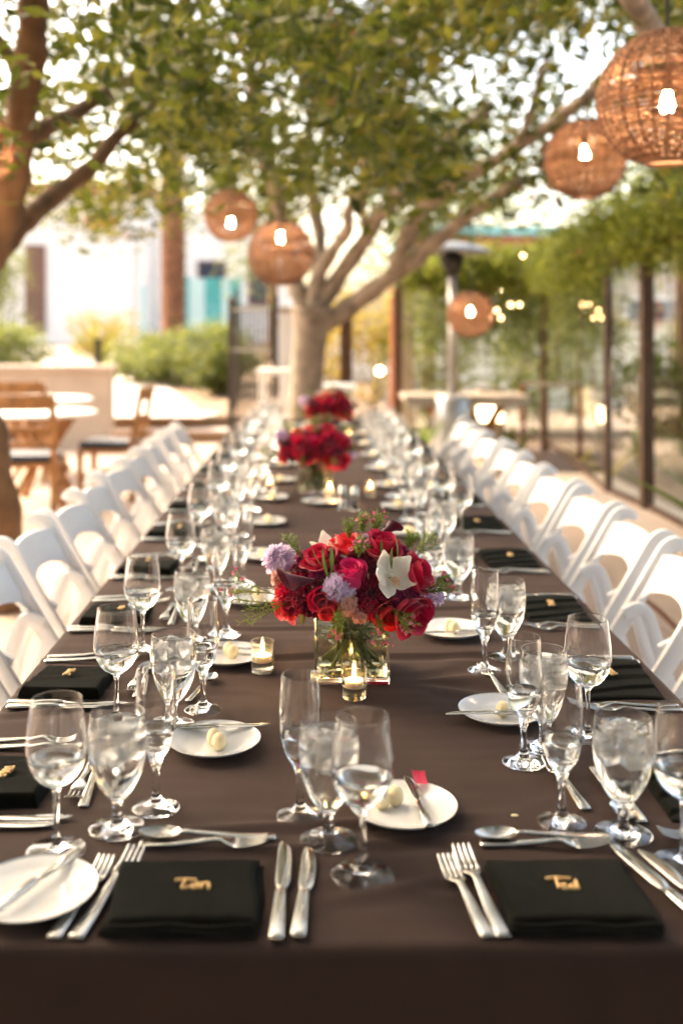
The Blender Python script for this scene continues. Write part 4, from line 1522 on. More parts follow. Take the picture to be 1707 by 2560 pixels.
# ------------------------------------------------------------------ place settings
def plate_set(pxy, loc, cfg, where, j):
    bx, by = pxy
    p = link('bread_plate', ME_plate)
    p.matrix_world = loc(bx, by, 0.0010)
    tag(p, 'small white bread plate ' + where, 'plate', 'white bread plates')
    if cfg.get('butter', True):
        bo = cfg.get('butter_off', (j(-0.02, 0.02), j(-0.01, 0.02)))
        for k in range(cfg.get('nb', 2)):
            b = link('butter_ball', ME_butter)
            b.matrix_world = loc(bx + bo[0] + 0.020 * k, by + bo[1] + 0.010 * k, 0.0062) @ Matrix.Rotation(j(-0.05, 0.05), 4, 'X')
            tag(b, ('first' if k == 0 else 'second') + ' pale butter ball on the bread plate ' + where, 'butter', 'butter balls on bread plates')
    kr = cfg.get('bk', (-0.035, -0.085, j(-0.15, 0.25)))
    cutlery('butter_knife', 'small butter knife across the bread plate ' + where, 'knife', ME_kn_b, loc(bx + kr[0], by + kr[1], 0.0136, rz=kr[2]), 'butter knives on bread plates')


def place_setting(px, py, th, where, near=None, plain=False, tagme=None, cfg=None):
    """px, py: napkin centre; th: turn so that local +y faces the table; where: words for the labels"""
    cfg = cfg or {}
    j = random.uniform
    R = Matrix.Translation((px, py, TZ)) @ Matrix.Rotation(th, 4, 'Z')

    def loc(x, y, z=0.0012, rz=0.0):
        return R @ Matrix.Translation((x, y, z)) @ Matrix.Rotation(rz, 4, 'Z')
    # napkin and name
    nt = thing('napkin', ('flat folded' if plain else 'pleated') + ' black napkin ' + where, 'napkin', M=loc(j(-0.004, 0.004) if not plain else 0, 0, 0.001, j(-0.05, 0.05) if not plain else -0.01), group='black napkins at the places')
    link('napkin_cloth', ME_nap if plain else ME_nap_p, nt)
    if plain:
        link('top_fold', ME_nap_t, nt, Matrix.Translation((-0.002, 0.0035, 0.0068)) @ Matrix.Rotation(0.028, 4, 'Z'))
        link('folded_edge', ME_nap_fold, nt)
    n = link('name_tag', tagme if tagme else random.choice(ME_sq))
    n.matrix_world = loc(j(-0.015, 0.015) if not tagme else cfg.get('tagx', 0.0), j(-0.01, 0.02) if not tagme else cfg.get('tagy', 0.004), 0.0160 if plain else 0.0195, j(-0.3, 0.3) if not tagme else -0.08)
    tag(n, ('cut wood name %s on the black napkin ' % cfg['word'] if tagme else 'cut wood name tag on the black napkin ') + where, 'name tag', 'wooden name tags on napkins')
    # cutlery
    g = 'steel cutlery at the places'
    a1, a2 = cfg.get('fork_rot', (j(-0.06, 0.06), j(-0.06, 0.06)))
    fx = cfg.get('fork_x', (-0.155, -0.128))
    cutlery('fork', 'shorter steel fork, outer of the pair ' + where, 'fork', ME_fork_s, loc(fx[0], -0.085, rz=a1), g)
    cutlery('fork', 'longer steel fork beside the napkin ' + where, 'fork', ME_fork, loc(fx[1], -0.085, rz=a2), g)
    kx = cfg.get('knife_x', (0.117, 0.142))
    b1, b2 = cfg.get('knife_rot', (j(-0.04, 0.04), j(-0.04, 0.04)))
    cutlery('table_knife', 'wide bladed steel knife beside the napkin ' + where, 'knife', ME_kn, loc(kx[0], -0.09, rz=b1), g)
    cutlery('table_knife', 'narrow steel knife, outer of the pair ' + where, 'knife', ME_kn_s, loc(kx[1], -0.085, rz=b2), g)
    dy = cfg.get('dessert_y', 0.135)
    dx = cfg.get('dessert_x', 0.0)
    cutlery('fork', 'steel dessert fork laid above the napkin ' + where, 'fork', ME_fork_s, loc(dx - 0.095, dy - 0.012, rz=-PI / 2 + j(-0.05, 0.05)), g)
    cutlery('spoon', 'steel dessert spoon laid above the napkin ' + where, 'spoon', ME_spoon, loc(dx + 0.088, dy + 0.008, rz=PI / 2 + j(-0.05, 0.1)), g)
    # plate, butter, butter knife
    pxy = cfg.get('plate', (-0.14 + j(-0.015, 0.015), 0.31 + j(-0.015, 0.015)))
    if pxy:
        plate_set(pxy, loc, cfg, where, j)
    # glasses
    gl = near or {}
    for kind, fn, (ox, oy) in (('wine', wine_glass, (0.21, 0.11)), ('goblet', goblet, (0.155, 0.18)), ('flute', flute, (0.10, 0.25))):
        if kind in gl:
            if gl[kind] is None:
                continue
            x, y = gl[kind]
        else:
            q = loc(ox + j(-0.015, 0.015), oy + j(-0.012, 0.012)).translation
            x, y = q.x, q.y
        nm = {'wine': 'clear wine glass part filled with water ', 'goblet': 'goblet of iced water ', 'flute': 'slim champagne flute '}[kind]
        fn(nm + where, x, y)


place_setting(-0.155, 1.272, 0, 'at the near end, left place', {'wine': (0.062, 1.33), 'goblet': (0.0203, 1.42), 'flute': (-0.0195, 1.49)}, True, ME_tor,
              dict(word='Tor', plate=(-0.188, 0.0), butter=False, bk=(-0.03, -0.055, -0.42), fork_rot=(-0.16, -0.19), fork_x=(-0.142, -0.117), knife_x=(0.112, 0.137), knife_rot=(-0.02, -0.06), dessert_y=0.143, dessert_x=0.015, tagx=0.005))
place_setting(0.314, 1.274, 0, 'at the near end, right place', {'wine': (0.482, 1.357), 'goblet': (0.427, 1.439), 'flute': (0.35, 1.471)}, True, ME_ted,
              dict(word='Ted', plate=(-0.186, 0.222), bk=(0.030, -0.075, 0.1), butter_off=(-0.03, 0.006), fork_rot=(0.16, 0.11), fork_x=(-0.115, -0.097), knife_x=(0.150, 0.178), knife_rot=(0.28, 0.28), dessert_y=0.143, dessert_x=0.005, tagx=-0.006))
LEFT = [1.60, 2.05, 2.53, 3.03, 3.55, 4.08] + [4.08 + 0.52 * k for k in range(1, 7)]
RIGHT = [1.56, 2.047, 2.56, 3.116, 3.68] + [3.68 + 0.535 * k for k in range(1, 7)]
LN = {0: {'wine': (-0.344, 1.392), 'goblet': (-0.2745, 1.454), 'flute': (-0.2296, 1.515)},
      1: {'wine': (-0.350, 1.845), 'goblet': (-0.247, 1.83), 'flute': (-0.203, 1.905)},
      2: {'wine': (-0.372, 2.26), 'goblet': (-0.27, 2.31), 'flute': (-0.20, 2.37)},
      3: {'wine': (-0.355, 2.78), 'goblet': (-0.262, 2.80), 'flute': (-0.195, 2.84)}}
RN = {0: {'wine': (0.468, 1.78), 'goblet': (0.383, 1.737), 'flute': (0.337, 1.674)},
      1: {'wine': None, 'goblet': (0.409, 2.214), 'flute': (0.348, 2.124)},
      2: {'wine': None, 'goblet': (0.374, 2.70), 'flute': (0.318, 2.735)},
      3: {'wine': (0.497, 3.52)}}
for k, y in enumerate(LEFT):
    cfg = {}
    if k == 0:
        cfg = dict(plate=(-0.135, 0.312), bk=(-0.045, -0.082, -1.45 + 1.50), butter_off=(0.004, 0.0))
        cfg['bk'] = (-0.045, -0.075, 0.06)
    place_setting(-0.478, y, -PI / 2, 'at the %s left side place' % ORD[k], LN.get(k), cfg=cfg)
for k, y in enumerate(RIGHT):
    cfg = {}
    cfg = dict(plate=(-0.185 + random.uniform(-0.012, 0.012), 0.262 + random.uniform(-0.015, 0.015)))
    if k == 0:
        cfg = dict(plate=None)
    if k == 1:
        cfg = dict(plate=(-0.178, 0.248), nb=1, bk=(-0.02, -0.06, 0.05), butter_off=(-0.012, 0.0))
    place_setting(0.585, y, PI / 2, 'at the %s right side place' % ORD[k], RN.get(k), cfg=cfg)
place_setting(-0.16, 7.75, PI, 'at the far end, left place')
place_setting(0.30, 7.75, PI, 'at the far end, right place')


# ------------------------------------------------------------------ votives, shakers, spare plate
ME_vot = MB().lathe(shell(prof([(0, 0.0006), (0.018, 0.0006), (0.0215, 0.0015), (0.0222, 0.006), (0.0235, 0.035), (0.0248, 0.0625)], 3), prof([(0, 0.0085), (0.016, 0.009), (0.0195, 0.012), (0.0215, 0.035), (0.0232, 0.0628)], 3)), 36).mesh('glass_cup', 'votive_glass')
ME_vot_w = MB().lathe(fill(prof([(0, 0.0085), (0.016, 0.009), (0.0195, 0.012), (0.0215, 0.035), (0.0232, 0.0628)], 3), 0.028), 36).mesh('water', 'water')
ME_wax = MB().lathe(prof([(0, 0.0), (0.0165, 0.0), (0.0175, 0.002), (0.0178, 0.011), (0.0165, 0.0125), (0.006, 0.0118), (0, 0.0115)], 3), 28).mesh('wax', 'wax')
ME_wick = MB().tube([(0, 0, 0.0116), (0.0004, 0, 0.015)], 0.0007, 6).mesh('wick', 'wick')
ME_flame = MB().lathe(prof([(0, 0.0), (0.0022, 0.002), (0.0034, 0.006), (0.0026, 0.012), (0.0010, 0.018), (0, 0.022)], 3), 12).mesh('flame', 'flame_glow')


def votive(label, x, y, rim=False):
    t = thing('votive_holder', 'clear glass votive cup ' + label, 'candle holder', (x, y, TZ + 0.001), random.uniform(0, 6), 'glass votive cups')
    link('glass_cup', ME_vot, t)
    link('water', ME_vot_w, t)
    c = thing('tealight_candle', 'lit floating tealight in the votive ' + label, 'candle', (x, y, TZ + 0.0235), random.uniform(0, 6), 'lit tealights')
    link('wax', ME_wax, c)
    link('wick', ME_wick, c)
    link('flame', ME_flame, c, Matrix.Translation((0.0004, 0, 0.0142)))


def tab(ud, vd):
    v = vd * 1.08865
    y = (EYE - TZ) * FPX / (v - HV)
    return ((ud * 1.08865 - HU) / FPX * y, y)


votive('left of the nearest flower vase', *tab(603, 1544))
votive('in front of the nearest flower vase', *tab(813, 1604))
votive('behind the nearest flower vase', 0.045, 2.27)
votive('left of the second flower vase', *tab(620, 1128))
votive('in front of the second flower vase', *tab(757, 1142))
votive('close behind the second vase on its right', 0.055, 4.62)
votive('right of the second flower vase', *tab(850, 1140))
votive('left of the farthest flower vase', -0.13, 6.5)
votive('right of the farthest flower vase', 0.22, 6.55)


def shaker(label, x, y, mat):
    t = thing('shaker', label, 'shaker', (x, y, TZ + 0.001), 0, 'salt and pepper shakers')
    MB().lathe(shell(prof([(0, 0.0006), (0.019, 0.0006), (0.0205, 0.003), (0.018, 0.03), (0.0145, 0.065)], 3), prof([(0, 0.006), (0.016, 0.006), (0.0155, 0.03), (0.0125, 0.0652)], 3)), 20).obj('glass_body', 'glass', t)
    MB().lathe([(0, 0.0062), (0.0155, 0.0062), (0.0148, 0.032), (0, 0.032)], 20).obj('seasoning', mat, t)
    MB().lathe(prof([(0, 0.094), (0.008, 0.092), (0.0135, 0.084), (0.0155, 0.0665), (0.0155, 0.0656), (0, 0.0656)], 2), 20).obj('lid', 'steel', t)


x, y = tab(790, 1170)
shaker('glass salt shaker with steel lid before the second vase, left one', x - 0.006, y, 'salt')
shaker('glass pepper shaker with steel lid before the second vase, right one', x + 0.040, y - 0.03, 'wick')
x, y = tab(735, 1158)
p = link('bread_plate', ME_plate)
p.matrix_world = Matrix.Translation((x, y, TZ + 0.001))
tag(p, 'empty white plate lying in front of the second flower vase', 'plate', 'white bread plates')
cutlery('butter_knife', 'small knife propped on the empty plate before the second vase', 'knife', ME_kn_b, Matrix.Translation((x - 0.045, y - 0.07, TZ + 0.017)) @ Matrix.Rotation(-0.5, 4, 'Z'), 'butter knives on bread plates')
# loose teaspoon and forks left on the cloth
x, y = tab(432, 1615)
cutlery('teaspoon', 'small teaspoon lying on the cloth between the second left glasses', 'spoon', ME_tea, Matrix.Translation((x, y, TZ + 0.001)) @ Matrix.Rotation(-0.25, 4, 'Z'), 'loose cutlery on the cloth')
x, y = tab(1345, 1865)
cutlery('fork', 'steel fork pointing up the table beside the first right plate', 'fork', ME_fork_s, Matrix.Translation((x, y, TZ + 0.001)) @ Matrix.Rotation(0.10, 4, 'Z'), 'loose cutlery on the cloth')
x, y = tab(1165, 1605)
cutlery('fork', 'steel fork lying before the second right flute', 'fork', ME_fork_s, Matrix.Translation((x, y, TZ + 0.001)) @ Matrix.Rotation(0.12, 4, 'Z'), 'loose cutlery on the cloth')

m = MB()
m.lathe(prof([(0, 0), (0.003, 0.0006), (0.0036, 0.002), (0, 0.0032)], 2), 7)
o = m.obj('crumb', 'butter')
o.location = (*tab(1181, 1876), TZ + 0.001)
o.scale = (1.5, 0.8, 0.9)
tag(o, 'single pale crumb on the dark cloth before the right flute', 'crumb')
# fallen petal
m = MB()
m.grid(lambda u, v: ((u - 0.5) * 0.02, (v - 0.5) * 0.03, 0.002 + 0.006 * ((u - 0.5) ** 2 + (v - 0.5) ** 2)), 6, 6)
o = m.obj('fallen_petal', 'rose_red')
o.location = (*tab(962, 1822), TZ + 0.021)
o.rotation_euler = (0.25, 0.1, 0.1)
tag(o, 'dark red petal lying on the right end bread plate', 'petal')

# ------------------------------------------------------------------ white folding chairs
def build_chair():
    t = thing('folding_chair', 'x', 'chair')
    # rails: front foot up to the curled back top (chair faces +y)
    side = [(0.215, 0.0), (0.10, 0.22), (-0.03, 0.43), (-0.145, 0.62), (-0.225, 0.76), (-0.250, 0.797), (-0.275, 0.808), (-0.298, 0.800), (-0.305, 0.786)]
    S = spline([(0, a, b) for a, b in side], 4)
    for sx in (-1, 1):
        v, f = [], []
        N = len(S)
        for i, p in enumerate(S):
            d = (S[min(i + 1, N - 1)] - S[max(i - 1, 0)]).normalized()
            nrm = Vector((0, d.z, -d.y))
            w = 0.0215 if i < N - 9 else 0.0215 - 0.0012 * (i - (N - 9))
            for (a, b) in ((-0.010, -1), (0.010, -1), (0.012, -0.8), (0.012, 0.8), (0.010, 1), (-0.010, 1), (-0.012, 0.8), (-0.012, -0.8)):
                v.append(Vector((sx * 0.205 + a, 0, 0)) + p + nrm * (w * b))
        for i in range(N - 1):
            for k in range(8):
                f.append((i * 8 + k, i * 8 + (k + 1) % 8, (i + 1) * 8 + (k + 1) % 8, (i + 1) * 8 + k))
        f += [tuple(range(8)), tuple((N - 1) * 8 + k for k in range(8))]
        MB().add(v, f).obj('back_rail', 'resin', t, angle=40)
        MB().tube([(sx * 0.2175, -0.03, 0.43), (sx * 0.2195, -0.03, 0.43)], 0.006, 8).obj('screw', 'dark_metal', t)
        # rear leg, rounded at its pivot
        L = spline([(0, -0.115, 0.605), (0, -0.155, 0.622), (0, -0.185, 0.595), (0, -0.23, 0.45), (0, -0.30, 0.2), (0, -0.355, 0.0)], 4)
        v, f = [], []
        N = len(L)
        for i, p in enumerate(L):
            d = (L[min(i + 1, N - 1)] - L[max(i - 1, 0)]).normalized()
            nrm = Vector((0, d.z, -d.y))
            for (a, b) in ((-0.009, -1), (0.009, -1), (0.011, -0.8), (0.011, 0.8), (0.009, 1), (-0.009, 1), (-0.011, 0.8), (-0.011, -0.8)):
                v.append(Vector((sx * 0.178 + a, 0, 0)) + p + nrm * (0.018 * b))
        for i in range(N - 1):
            for k in range(8):
                f.append((i * 8 + k, i * 8 + (k + 1) % 8, (i + 1) * 8 + (k + 1) % 8, (i + 1) * 8 + k))
        f += [tuple(range(8)), tuple((N - 1) * 8 + k for k in range(8))]
        MB().add(v, f).obj('leg', 'resin', t, angle=40)
    # curved back panel with an arched lower edge
    m = MB()

    def P(u, v, off):
        x = (u * 2 - 1) * 0.192
        zt = 0.790 - 0.012 * (abs(u * 2 - 1)) ** 3
        zb = 0.662 + 0.036 * (1 - (u * 2 - 1) ** 2) - 0.028 * max(0.0, abs(u * 2 - 1) - 0.8) / 0.2
        z = zb + (zt - zb) * v
        yy = -0.148 - (z - 0.62) * 0.56 - 0.022 * (1 - (u * 2 - 1) ** 2)
        return (x, yy + off, z)
    nu, nv = 20, 8
    m.grid(lambda u, v: P(u, v, 0.007), nu, nv)
    m.grid(lambda u, v: P(u, v, -0.007), nu, nv)
    w = nu + 1
    o_ = (nv + 1) * w
    ring = [i for i in range(nu + 1)] + [j * w + nu for j in range(1, nv + 1)] + [nv * w + i for i in range(nu - 1, -1, -1)] + [j * w for j in range(nv - 1, 0, -1)]
    for i in range(len(ring)):
        a, b = ring[i], ring[(i + 1) % len(ring)]
        m.f.append((a, b, o_ + b, o_ + a))
        m.m.append(0)
    m.obj('back_panel', 'resin', t, angle=50)
    MB().box(-0.188, 0.188, -0.13, 0.215, 0.415, 0.437).obj('seat', 'resin', t, bevel=0.006)
    MB().box(-0.178, 0.178, -0.12, 0.205, 0.438, 0.462).obj('cushion', 'seat_pad', t, bevel=0.010, seg=3)
    for (y, z) in ((0.165, 0.10), (-0.325, 0.12)):
        MB().bar((-0.19, y, z), (0.19, y, z), 0.02, 0.035).obj('stretcher', 'resin', t, bevel=0.004)
    return t


chair0 = build_chair()
chair0['group'] = 'white folding chairs along the table'
first = True
CL = [1.83 + 0.485 * k for k in range(11)]
CR = [1.82 + 0.530 * k for k in range(11)]
for side, ys in (('left', CL), ('right', CR)):
    for k, y in enumerate(ys):
        c = chair0 if first else copy_tree(chair0)
        first = False
        if side == 'left':
            c.location = (-0.655 + random.uniform(-0.012, 0.012), y + random.uniform(-0.02, 0.02), 0)
            c.rotation_euler = (0, 0, -PI / 2 + random.uniform(-0.09, 0.09))
        else:
            c.location = (0.79 + random.uniform(-0.015, 0.015), y + random.uniform(-0.02, 0.02), 0)
            c.rotation_euler = (0, 0, PI / 2 + random.uniform(-0.09, 0.09))
        c['label'] = 'white resin folding chair, %s from the near end on the %s side' % (ORD[k], side)

# =================================================================== FLOWERS
def petal_mesh(name, mat, w=0.62, R=0.55, bulge=0.18, lip=0.35, ruffle=0.0, n=8, point=0.0, thick=True):
    """unit-high petal: base at the origin, z up, outward is +y"""
    m = MB()

    def P(u, v):
        a = u * 2 - 1
        hw = w * math.sin(PI * (0.10 + 0.76 * v)) ** 0.75
        vt = v * (1 - 0.10 * a * a * v)
        if point:
            hw *= 1 - point * v ** 3
            vt = v * (1 - 0.2 * a * a * v)
        an = a * hw / R
        x = R * math.sin(an)
        y = -R * (1 - math.cos(an)) + bulge * math.sin(PI * v * 0.9) + lip * max(0.0, v - 0.72) ** 2 * 5
        z = vt - lip * 0.5 * max(0.0, v - 0.8) ** 2 * 5
        if ruffle:
            y += ruffle * v * v * math.sin(a * 7.5 + 1)
            z += ruffle * 0.5 * v * v * math.sin(a * 11)
        return (x, y, z)
    m.grid(P, n, n)
    return m.mesh(name, mat)


PETALS = {}


def petal(mat, kind='rose'):
    key = (mat, kind)
    if key not in PETALS:
        if kind == 'rose':
            PETALS[key] = petal_mesh('petal', mat)
        elif kind == 'orchid':
            PETALS[key] = petal_mesh('petal', mat, w=0.36, R=0.9, bulge=0.10, lip=-0.20, point=0.30)
        elif kind == 'ruffle':
            PETALS[key] = petal_mesh('petal', mat, w=0.6, R=0.8, bulge=0.12, lip=0.4, ruffle=0.10, n=9)
    return PETALS[key]


def add_petal(mb, M, w=0.62, R=0.55, bulge=0.18, lip=0.35, ruffle=0.0, n=5, nv=5):
    def P(u, v):
        a = u * 2 - 1
        hw = w * math.sin(PI * (0.10 + 0.76 * v)) ** 0.75
        an = a * hw / R
        y = -R * (1 - math.cos(an)) + bulge * math.sin(PI * v * 0.9) + lip * max(0.0, v - 0.72) ** 2 * 5
        z = v * (1 - 0.10 * a * a * v)
        if ruffle:
            y += ruffle * v * v * math.sin(a * 7.5 + 1)
            z += ruffle * 0.6 * v * v * math.sin(a * 11)
        return M @ Vector((R * math.sin(an), y, z))
    mb.grid(P, n, nv)


def petal_M(az, tilt, size, r0, z0, roll=0.0):
    """petal turned to azimuth az, leaning outward by tilt"""
    return Matrix.Rotation(az, 4, 'Z') @ Matrix.Translation((0, r0, z0)) @ Matrix.Rotation(-tilt, 4, 'X') @ Matrix.Rotation(roll, 4, 'Y') @ Matrix.Scale(size, 4)


def aim(p, d, spin=0.0):
    d = Vector(d).normalized()
    q = d.to_track_quat('Z', 'Y')
    return Matrix.Translation(p) @ q.to_matrix().to_4x4() @ Matrix.Rotation(spin, 4, 'Z')


HEARTS = {}


def rose_heart(mat):
    if mat not in HEARTS:
        mb = MB()
        g = 2.399
        for k in range(13):
            f = k / 12.0
            add_petal(mb, petal_M(k * g, -0.20 + 0.22 * f, 0.62 + 0.28 * f, 0.02 + 0.15 * f, 0.16 - 0.14 * f), w=0.5 + 0.15 * f, R=0.20 + 0.25 * f, bulge=0.12, lip=0.12 + 0.22 * f, n=6, nv=5)
        HEARTS[mat] = mb.mesh('heart', mat)
    return HEARTS[mat]


CAL = {}


def calyx(t, k):
    if 'c' not in CAL:
        mb = MB()
        mb.lathe(prof([(0, -0.16), (0.07, -0.12), (0.13, -0.02), (0.17, 0.10), (0, 0.12)], 2), 10)
        for i in range(5):
            add_petal(mb, petal_M(i * 1.2566, 1.2, 0.42, 0.1, 0.02), w=0.22, R=0.6, bulge=0.05, lip=0.3, n=3, nv=4)
        CAL['c'] = mb.mesh('calyx', 'stem_green')
    return link('calyx', CAL['c'], t, Matrix.Scale(k, 4))


def stem(t, Mw, vase_xy, r=0.0028, z_in=0.80):
    """from under the bloom down through the vase mouth, in the bloom's own space"""
    inv = Mw.inverted()
    p = Mw.translation
    d = (Mw.to_3x3() @ Vector((0, 0, 1))).normalized()
    c = Vector((vase_xy[0], vase_xy[1], 0))
    out = Vector((p.x - c.x, p.y - c.y, 0))
    mouth = c + out * 0.52 + Vector((0, 0, TZ + 0.136))
    mouth.x = min(max(mouth.x, c.x - 0.061), c.x + 0.061)
    mouth.y = min(max(mouth.y, c.y - 0.055), c.y + 0.055)
    foot = c - out * 0.45 + Vector((0, 0, TZ + 0.022))
    foot.x = min(max(foot.x, c.x - 0.058), c.x + 0.058)
    foot.y = min(max(foot.y, c.y - 0.058), c.y + 0.058)
    P = spline([p - d * 0.012, p.lerp(mouth, 0.5) - d * 0.014, mouth, foot], 5)
    mb = MB()
    mb.tube([inv @ q for q in P], r, 6)
    return mb.obj('stem', 'stem_green', t)


def rose(label, p, d, size, mat, vase, spin=0.0, openness=1.0, group='roses'):
    M = aim(p, d, spin)
    t = thing('rose', label, 'rose', M=M, group=group)
    k = size * 0.52
    link('heart', rose_heart(mat), t, Matrix.Scale(k * 1.25, 4))
    rr = random.Random(int(abs(p.x * 9999) + abs(p.z * 7777)))
    for i in range(5):
        link('petal', petal(mat), t, petal_M(i * 2.399 + rr.uniform(-0.2, 0.2), 0.18 * openness + rr.uniform(-0.05, 0.1), k * 1.45, k * 0.16, -k * 0.05, rr.uniform(-0.12, 0.12)))
    for i in range(6):
        link('petal', petal(mat), t, petal_M(i * 1.0472 + 0.5 + rr.uniform(-0.2, 0.2), 0.55 * openness + rr.uniform(-0.1, 0.2), k * 1.45, k * 0.22, -k * 0.12, rr.uniform(-0.2, 0.2)))
    calyx(t, k * 1.2)
    stem(t, M, vase)
    return t


def ruffled(label, p, d, size, mat, vase, name='carnation', cat='carnation'):
    M = aim(p, d, random.uniform(0, 6))
    t = thing(name, label, cat, M=M, group='ruffled blooms')
    k = size * 0.5
    key = ('ruf', mat)
    if key not in HEARTS:
        mb = MB()
        r_ = random.Random(3)
        for i in range(34):
            f = i / 33.0
            add_petal(mb, petal_M(i * 2.399, -0.1 + 0.85 * f + r_.uniform(-0.1, 0.1), 0.75 + 0.2 * f, 0.03 + 0.10 * f, 0.15 - 0.2 * f, r_.uniform(-0.3, 0.3)), w=0.42, R=0.5, bulge=0.1, lip=0.35, ruffle=0.13, n=7, nv=4)
        HEARTS[key] = mb.mesh('heart', mat)
    link('heart', HEARTS[key], t, Matrix.Scale(k * 1.1, 4))
    for i in range(7):
        link('petal', petal(mat, 'ruffle'), t, petal_M(i * 0.8976, 1.0 + random.uniform(-0.15, 0.2), k * 1.05, k * 0.12, -k * 0.1, random.uniform(-0.2, 0.2)))
    calyx(t, k)
    stem(t, M, vase)
    return t


def mum(label, p, d, size, mat, vase):
    M = aim(p, d, 0)
    t = thing('chrysanthemum', label, 'chrysanthemum', M=M, group='chrysanthemums')
    k = size * 0.5
    key = ('mum', mat)
    if key not in HEARTS:
        r_ = random.Random(8)

        def ringset(lo, hi, n):
            mb = MB()
            for i in range(n):
                f = lo + (hi - lo) * i / n
                tilt = 0.05 + 1.55 * f + r_.uniform(-0.12, 0.12)
                L = 0.40 + 0.60 * f + r_.uniform(-0.05, 0.05)
                Mx = petal_M(i * 2.399, tilt, L, 0.04 + 0.08 * f, 0.18 - 0.22 * f, r_.uniform(-0.25, 0.25))

                def P(u, v):
                    a = u * 2 - 1
                    hw = 0.085 / L * 0.75 * math.sin(PI * (0.14 + 0.76 * v)) ** 0.6
                    return Mx @ Vector((a * hw, -0.25 * (v ** 2) * (0.9 - 0.9 * f) + 0.06 * (1 - a * a) * -1 + 0.1 * v, v))
                mb.grid(P, 2, 5)
            return mb
        HEARTS[key] = (ringset(0.0, 0.55, 70).mesh('inner_florets', mat), ringset(0.55, 1.0, 90).mesh('outer_florets', mat))
    a, b = HEARTS[key]
    link('inner_florets', a, t, Matrix.Scale(k, 4))['kind'] = 'stuff'
    link('outer_florets', b, t, Matrix.Scale(k, 4))['kind'] = 'stuff'
    calyx(t, k)
    stem(t, M, vase)
    return t


def orchid(label, p, d, size, vase, spin=0.0):
    M = aim(p, d, spin)
    t = thing('orchid', label, 'orchid', M=M, group='white orchids')
    k = size * 0.5
    me = petal('orchid_white', 'orchid')
    for i, (az, tl, s) in enumerate(((0.0, 1.05, 1.1), (1.22, 0.85, 1.15), (-1.22, 0.85, 1.15), (2.35, 1.15, 1.05), (-2.35, 1.15, 1.05))):
        link('petal', me, t, petal_M(az, tl, k * s, k * 0.05, 0.0 if i in (1, 2) else -k * 0.04) @ Matrix.Diagonal((1.08, 1, 1, 1)))
    mb = MB()
    add_petal(mb, petal_M(PI, 0.75, 0.5, 0.05, 0.05), w=0.42, R=0.35, bulge=0.1, lip=0.7, ruffle=0.1, n=8, nv=8)
    mb.obj('lip', 'orchid_lip', t).matrix_local = Matrix.Scale(k, 4)
    cb_ = MB()
    cb_.tube(spline([(0, 0.02, 0.02), (0, 0.03, 0.2), (0, -0.06, 0.36)], 4), [0.05, 0.06, 0.065, 0.065, 0.07, 0.07, 0.07, 0.06, 0.035], 8)
    cb_.obj('column', 'orchid_white', t).matrix_local = Matrix.Scale(k, 4)
    stem(t, M, vase, 0.002)
    return t


def stock(label, p, d, size, mat, vase, n=16):
    M = aim(p, d, random.uniform(0, 6))
    t = thing('stock_flower', label, 'stock flower', M=M, group='spikes of stock flowers')
    key = ('stk', mat)
    if key not in HEARTS:
        mb = MB()
        for i in range(4):
            add_petal(mb, petal_M(i * PI / 2, 0.95 + 0.15 * (i % 2), 1, 0.05, 0), w=0.55, R=0.9, bulge=0.08, lip=0.2, ruffle=0.12, n=6, nv=4)
        for i in range(4):
            add_petal(mb, petal_M(i * PI / 2 + 0.7, 0.5, 0.7, 0.03, 0.05), w=0.5, R=0.8, bulge=0.08, lip=0.2, ruffle=0.14, n=5, nv=4)
        HEARTS[key] = mb.mesh('floret', mat)
    me = HEARTS[key]
    r_ = random.Random(int(p.x * 5000 + p.z * 3000) + n)
    for i in range(n):
        f = i / max(1, n - 1)
        az = i * 2.399
        tilt = 0.15 + 1.25 * f + r_.uniform(-0.15, 0.15)
        rr = size * (0.10 + 0.30 * math.sin(min(1.5, tilt)))
        z = size * (0.42 - 0.75 * f)
        fm = Matrix.Rotation(az, 4, 'Z') @ Matrix.Translation((0, rr, z)) @ Matrix.Rotation(-tilt, 4, 'X') @ Matrix.Rotation(r_.uniform(0, 6), 4, 'Z') @ Matrix.Scale(size * r_.uniform(0.26, 0.36), 4)
        link('floret', me, t, fm)
    mb = MB()
    mb.tube([(0, 0, size * 0.42), (0, 0, -size * 0.5)], 0.002, 6)
    mb.obj('stalk', 'stem_green', t)
    stem(t, M, vase, 0.002)
    return t


def calla(label, p, d, size, vase, spin=0.0):
    M = aim(p, d, spin)
    t = thing('calla_lily', label, 'calla lily', M=M, group='dark calla lilies')
    mb = MB()

    def P(u, v):
        an = (u * 2 - 1) * PI * 1.08
        r = 0.05 + 0.17 * v ** 1.4
        top = 1.0 - 0.55 * (abs(u * 2 - 1)) ** 1.3
        z = v * top
        fl = 0.22 * max(0, v - 0.7) ** 1.5 * (1 + 1.2 * (1 - abs(u * 2 - 1)))
        return ((r + fl) * math.sin(an), (r + fl) * math.cos(an), z - fl * 0.3)
    mb.grid(P, 22, 14)
    mb.obj('spathe', 'calla_skin', t).matrix_local = Matrix.Scale(size, 4)
    sp = MB()
    sp.tube([(0, 0.0, 0.1), (0, 0.02, 0.62)], [0.03, 0.02], 8)
    sp.obj('spadix', 'magenta_petal', t).matrix_local = Matrix.Scale(size, 4)
    stem(t, M, vase, 0.003)
    return t


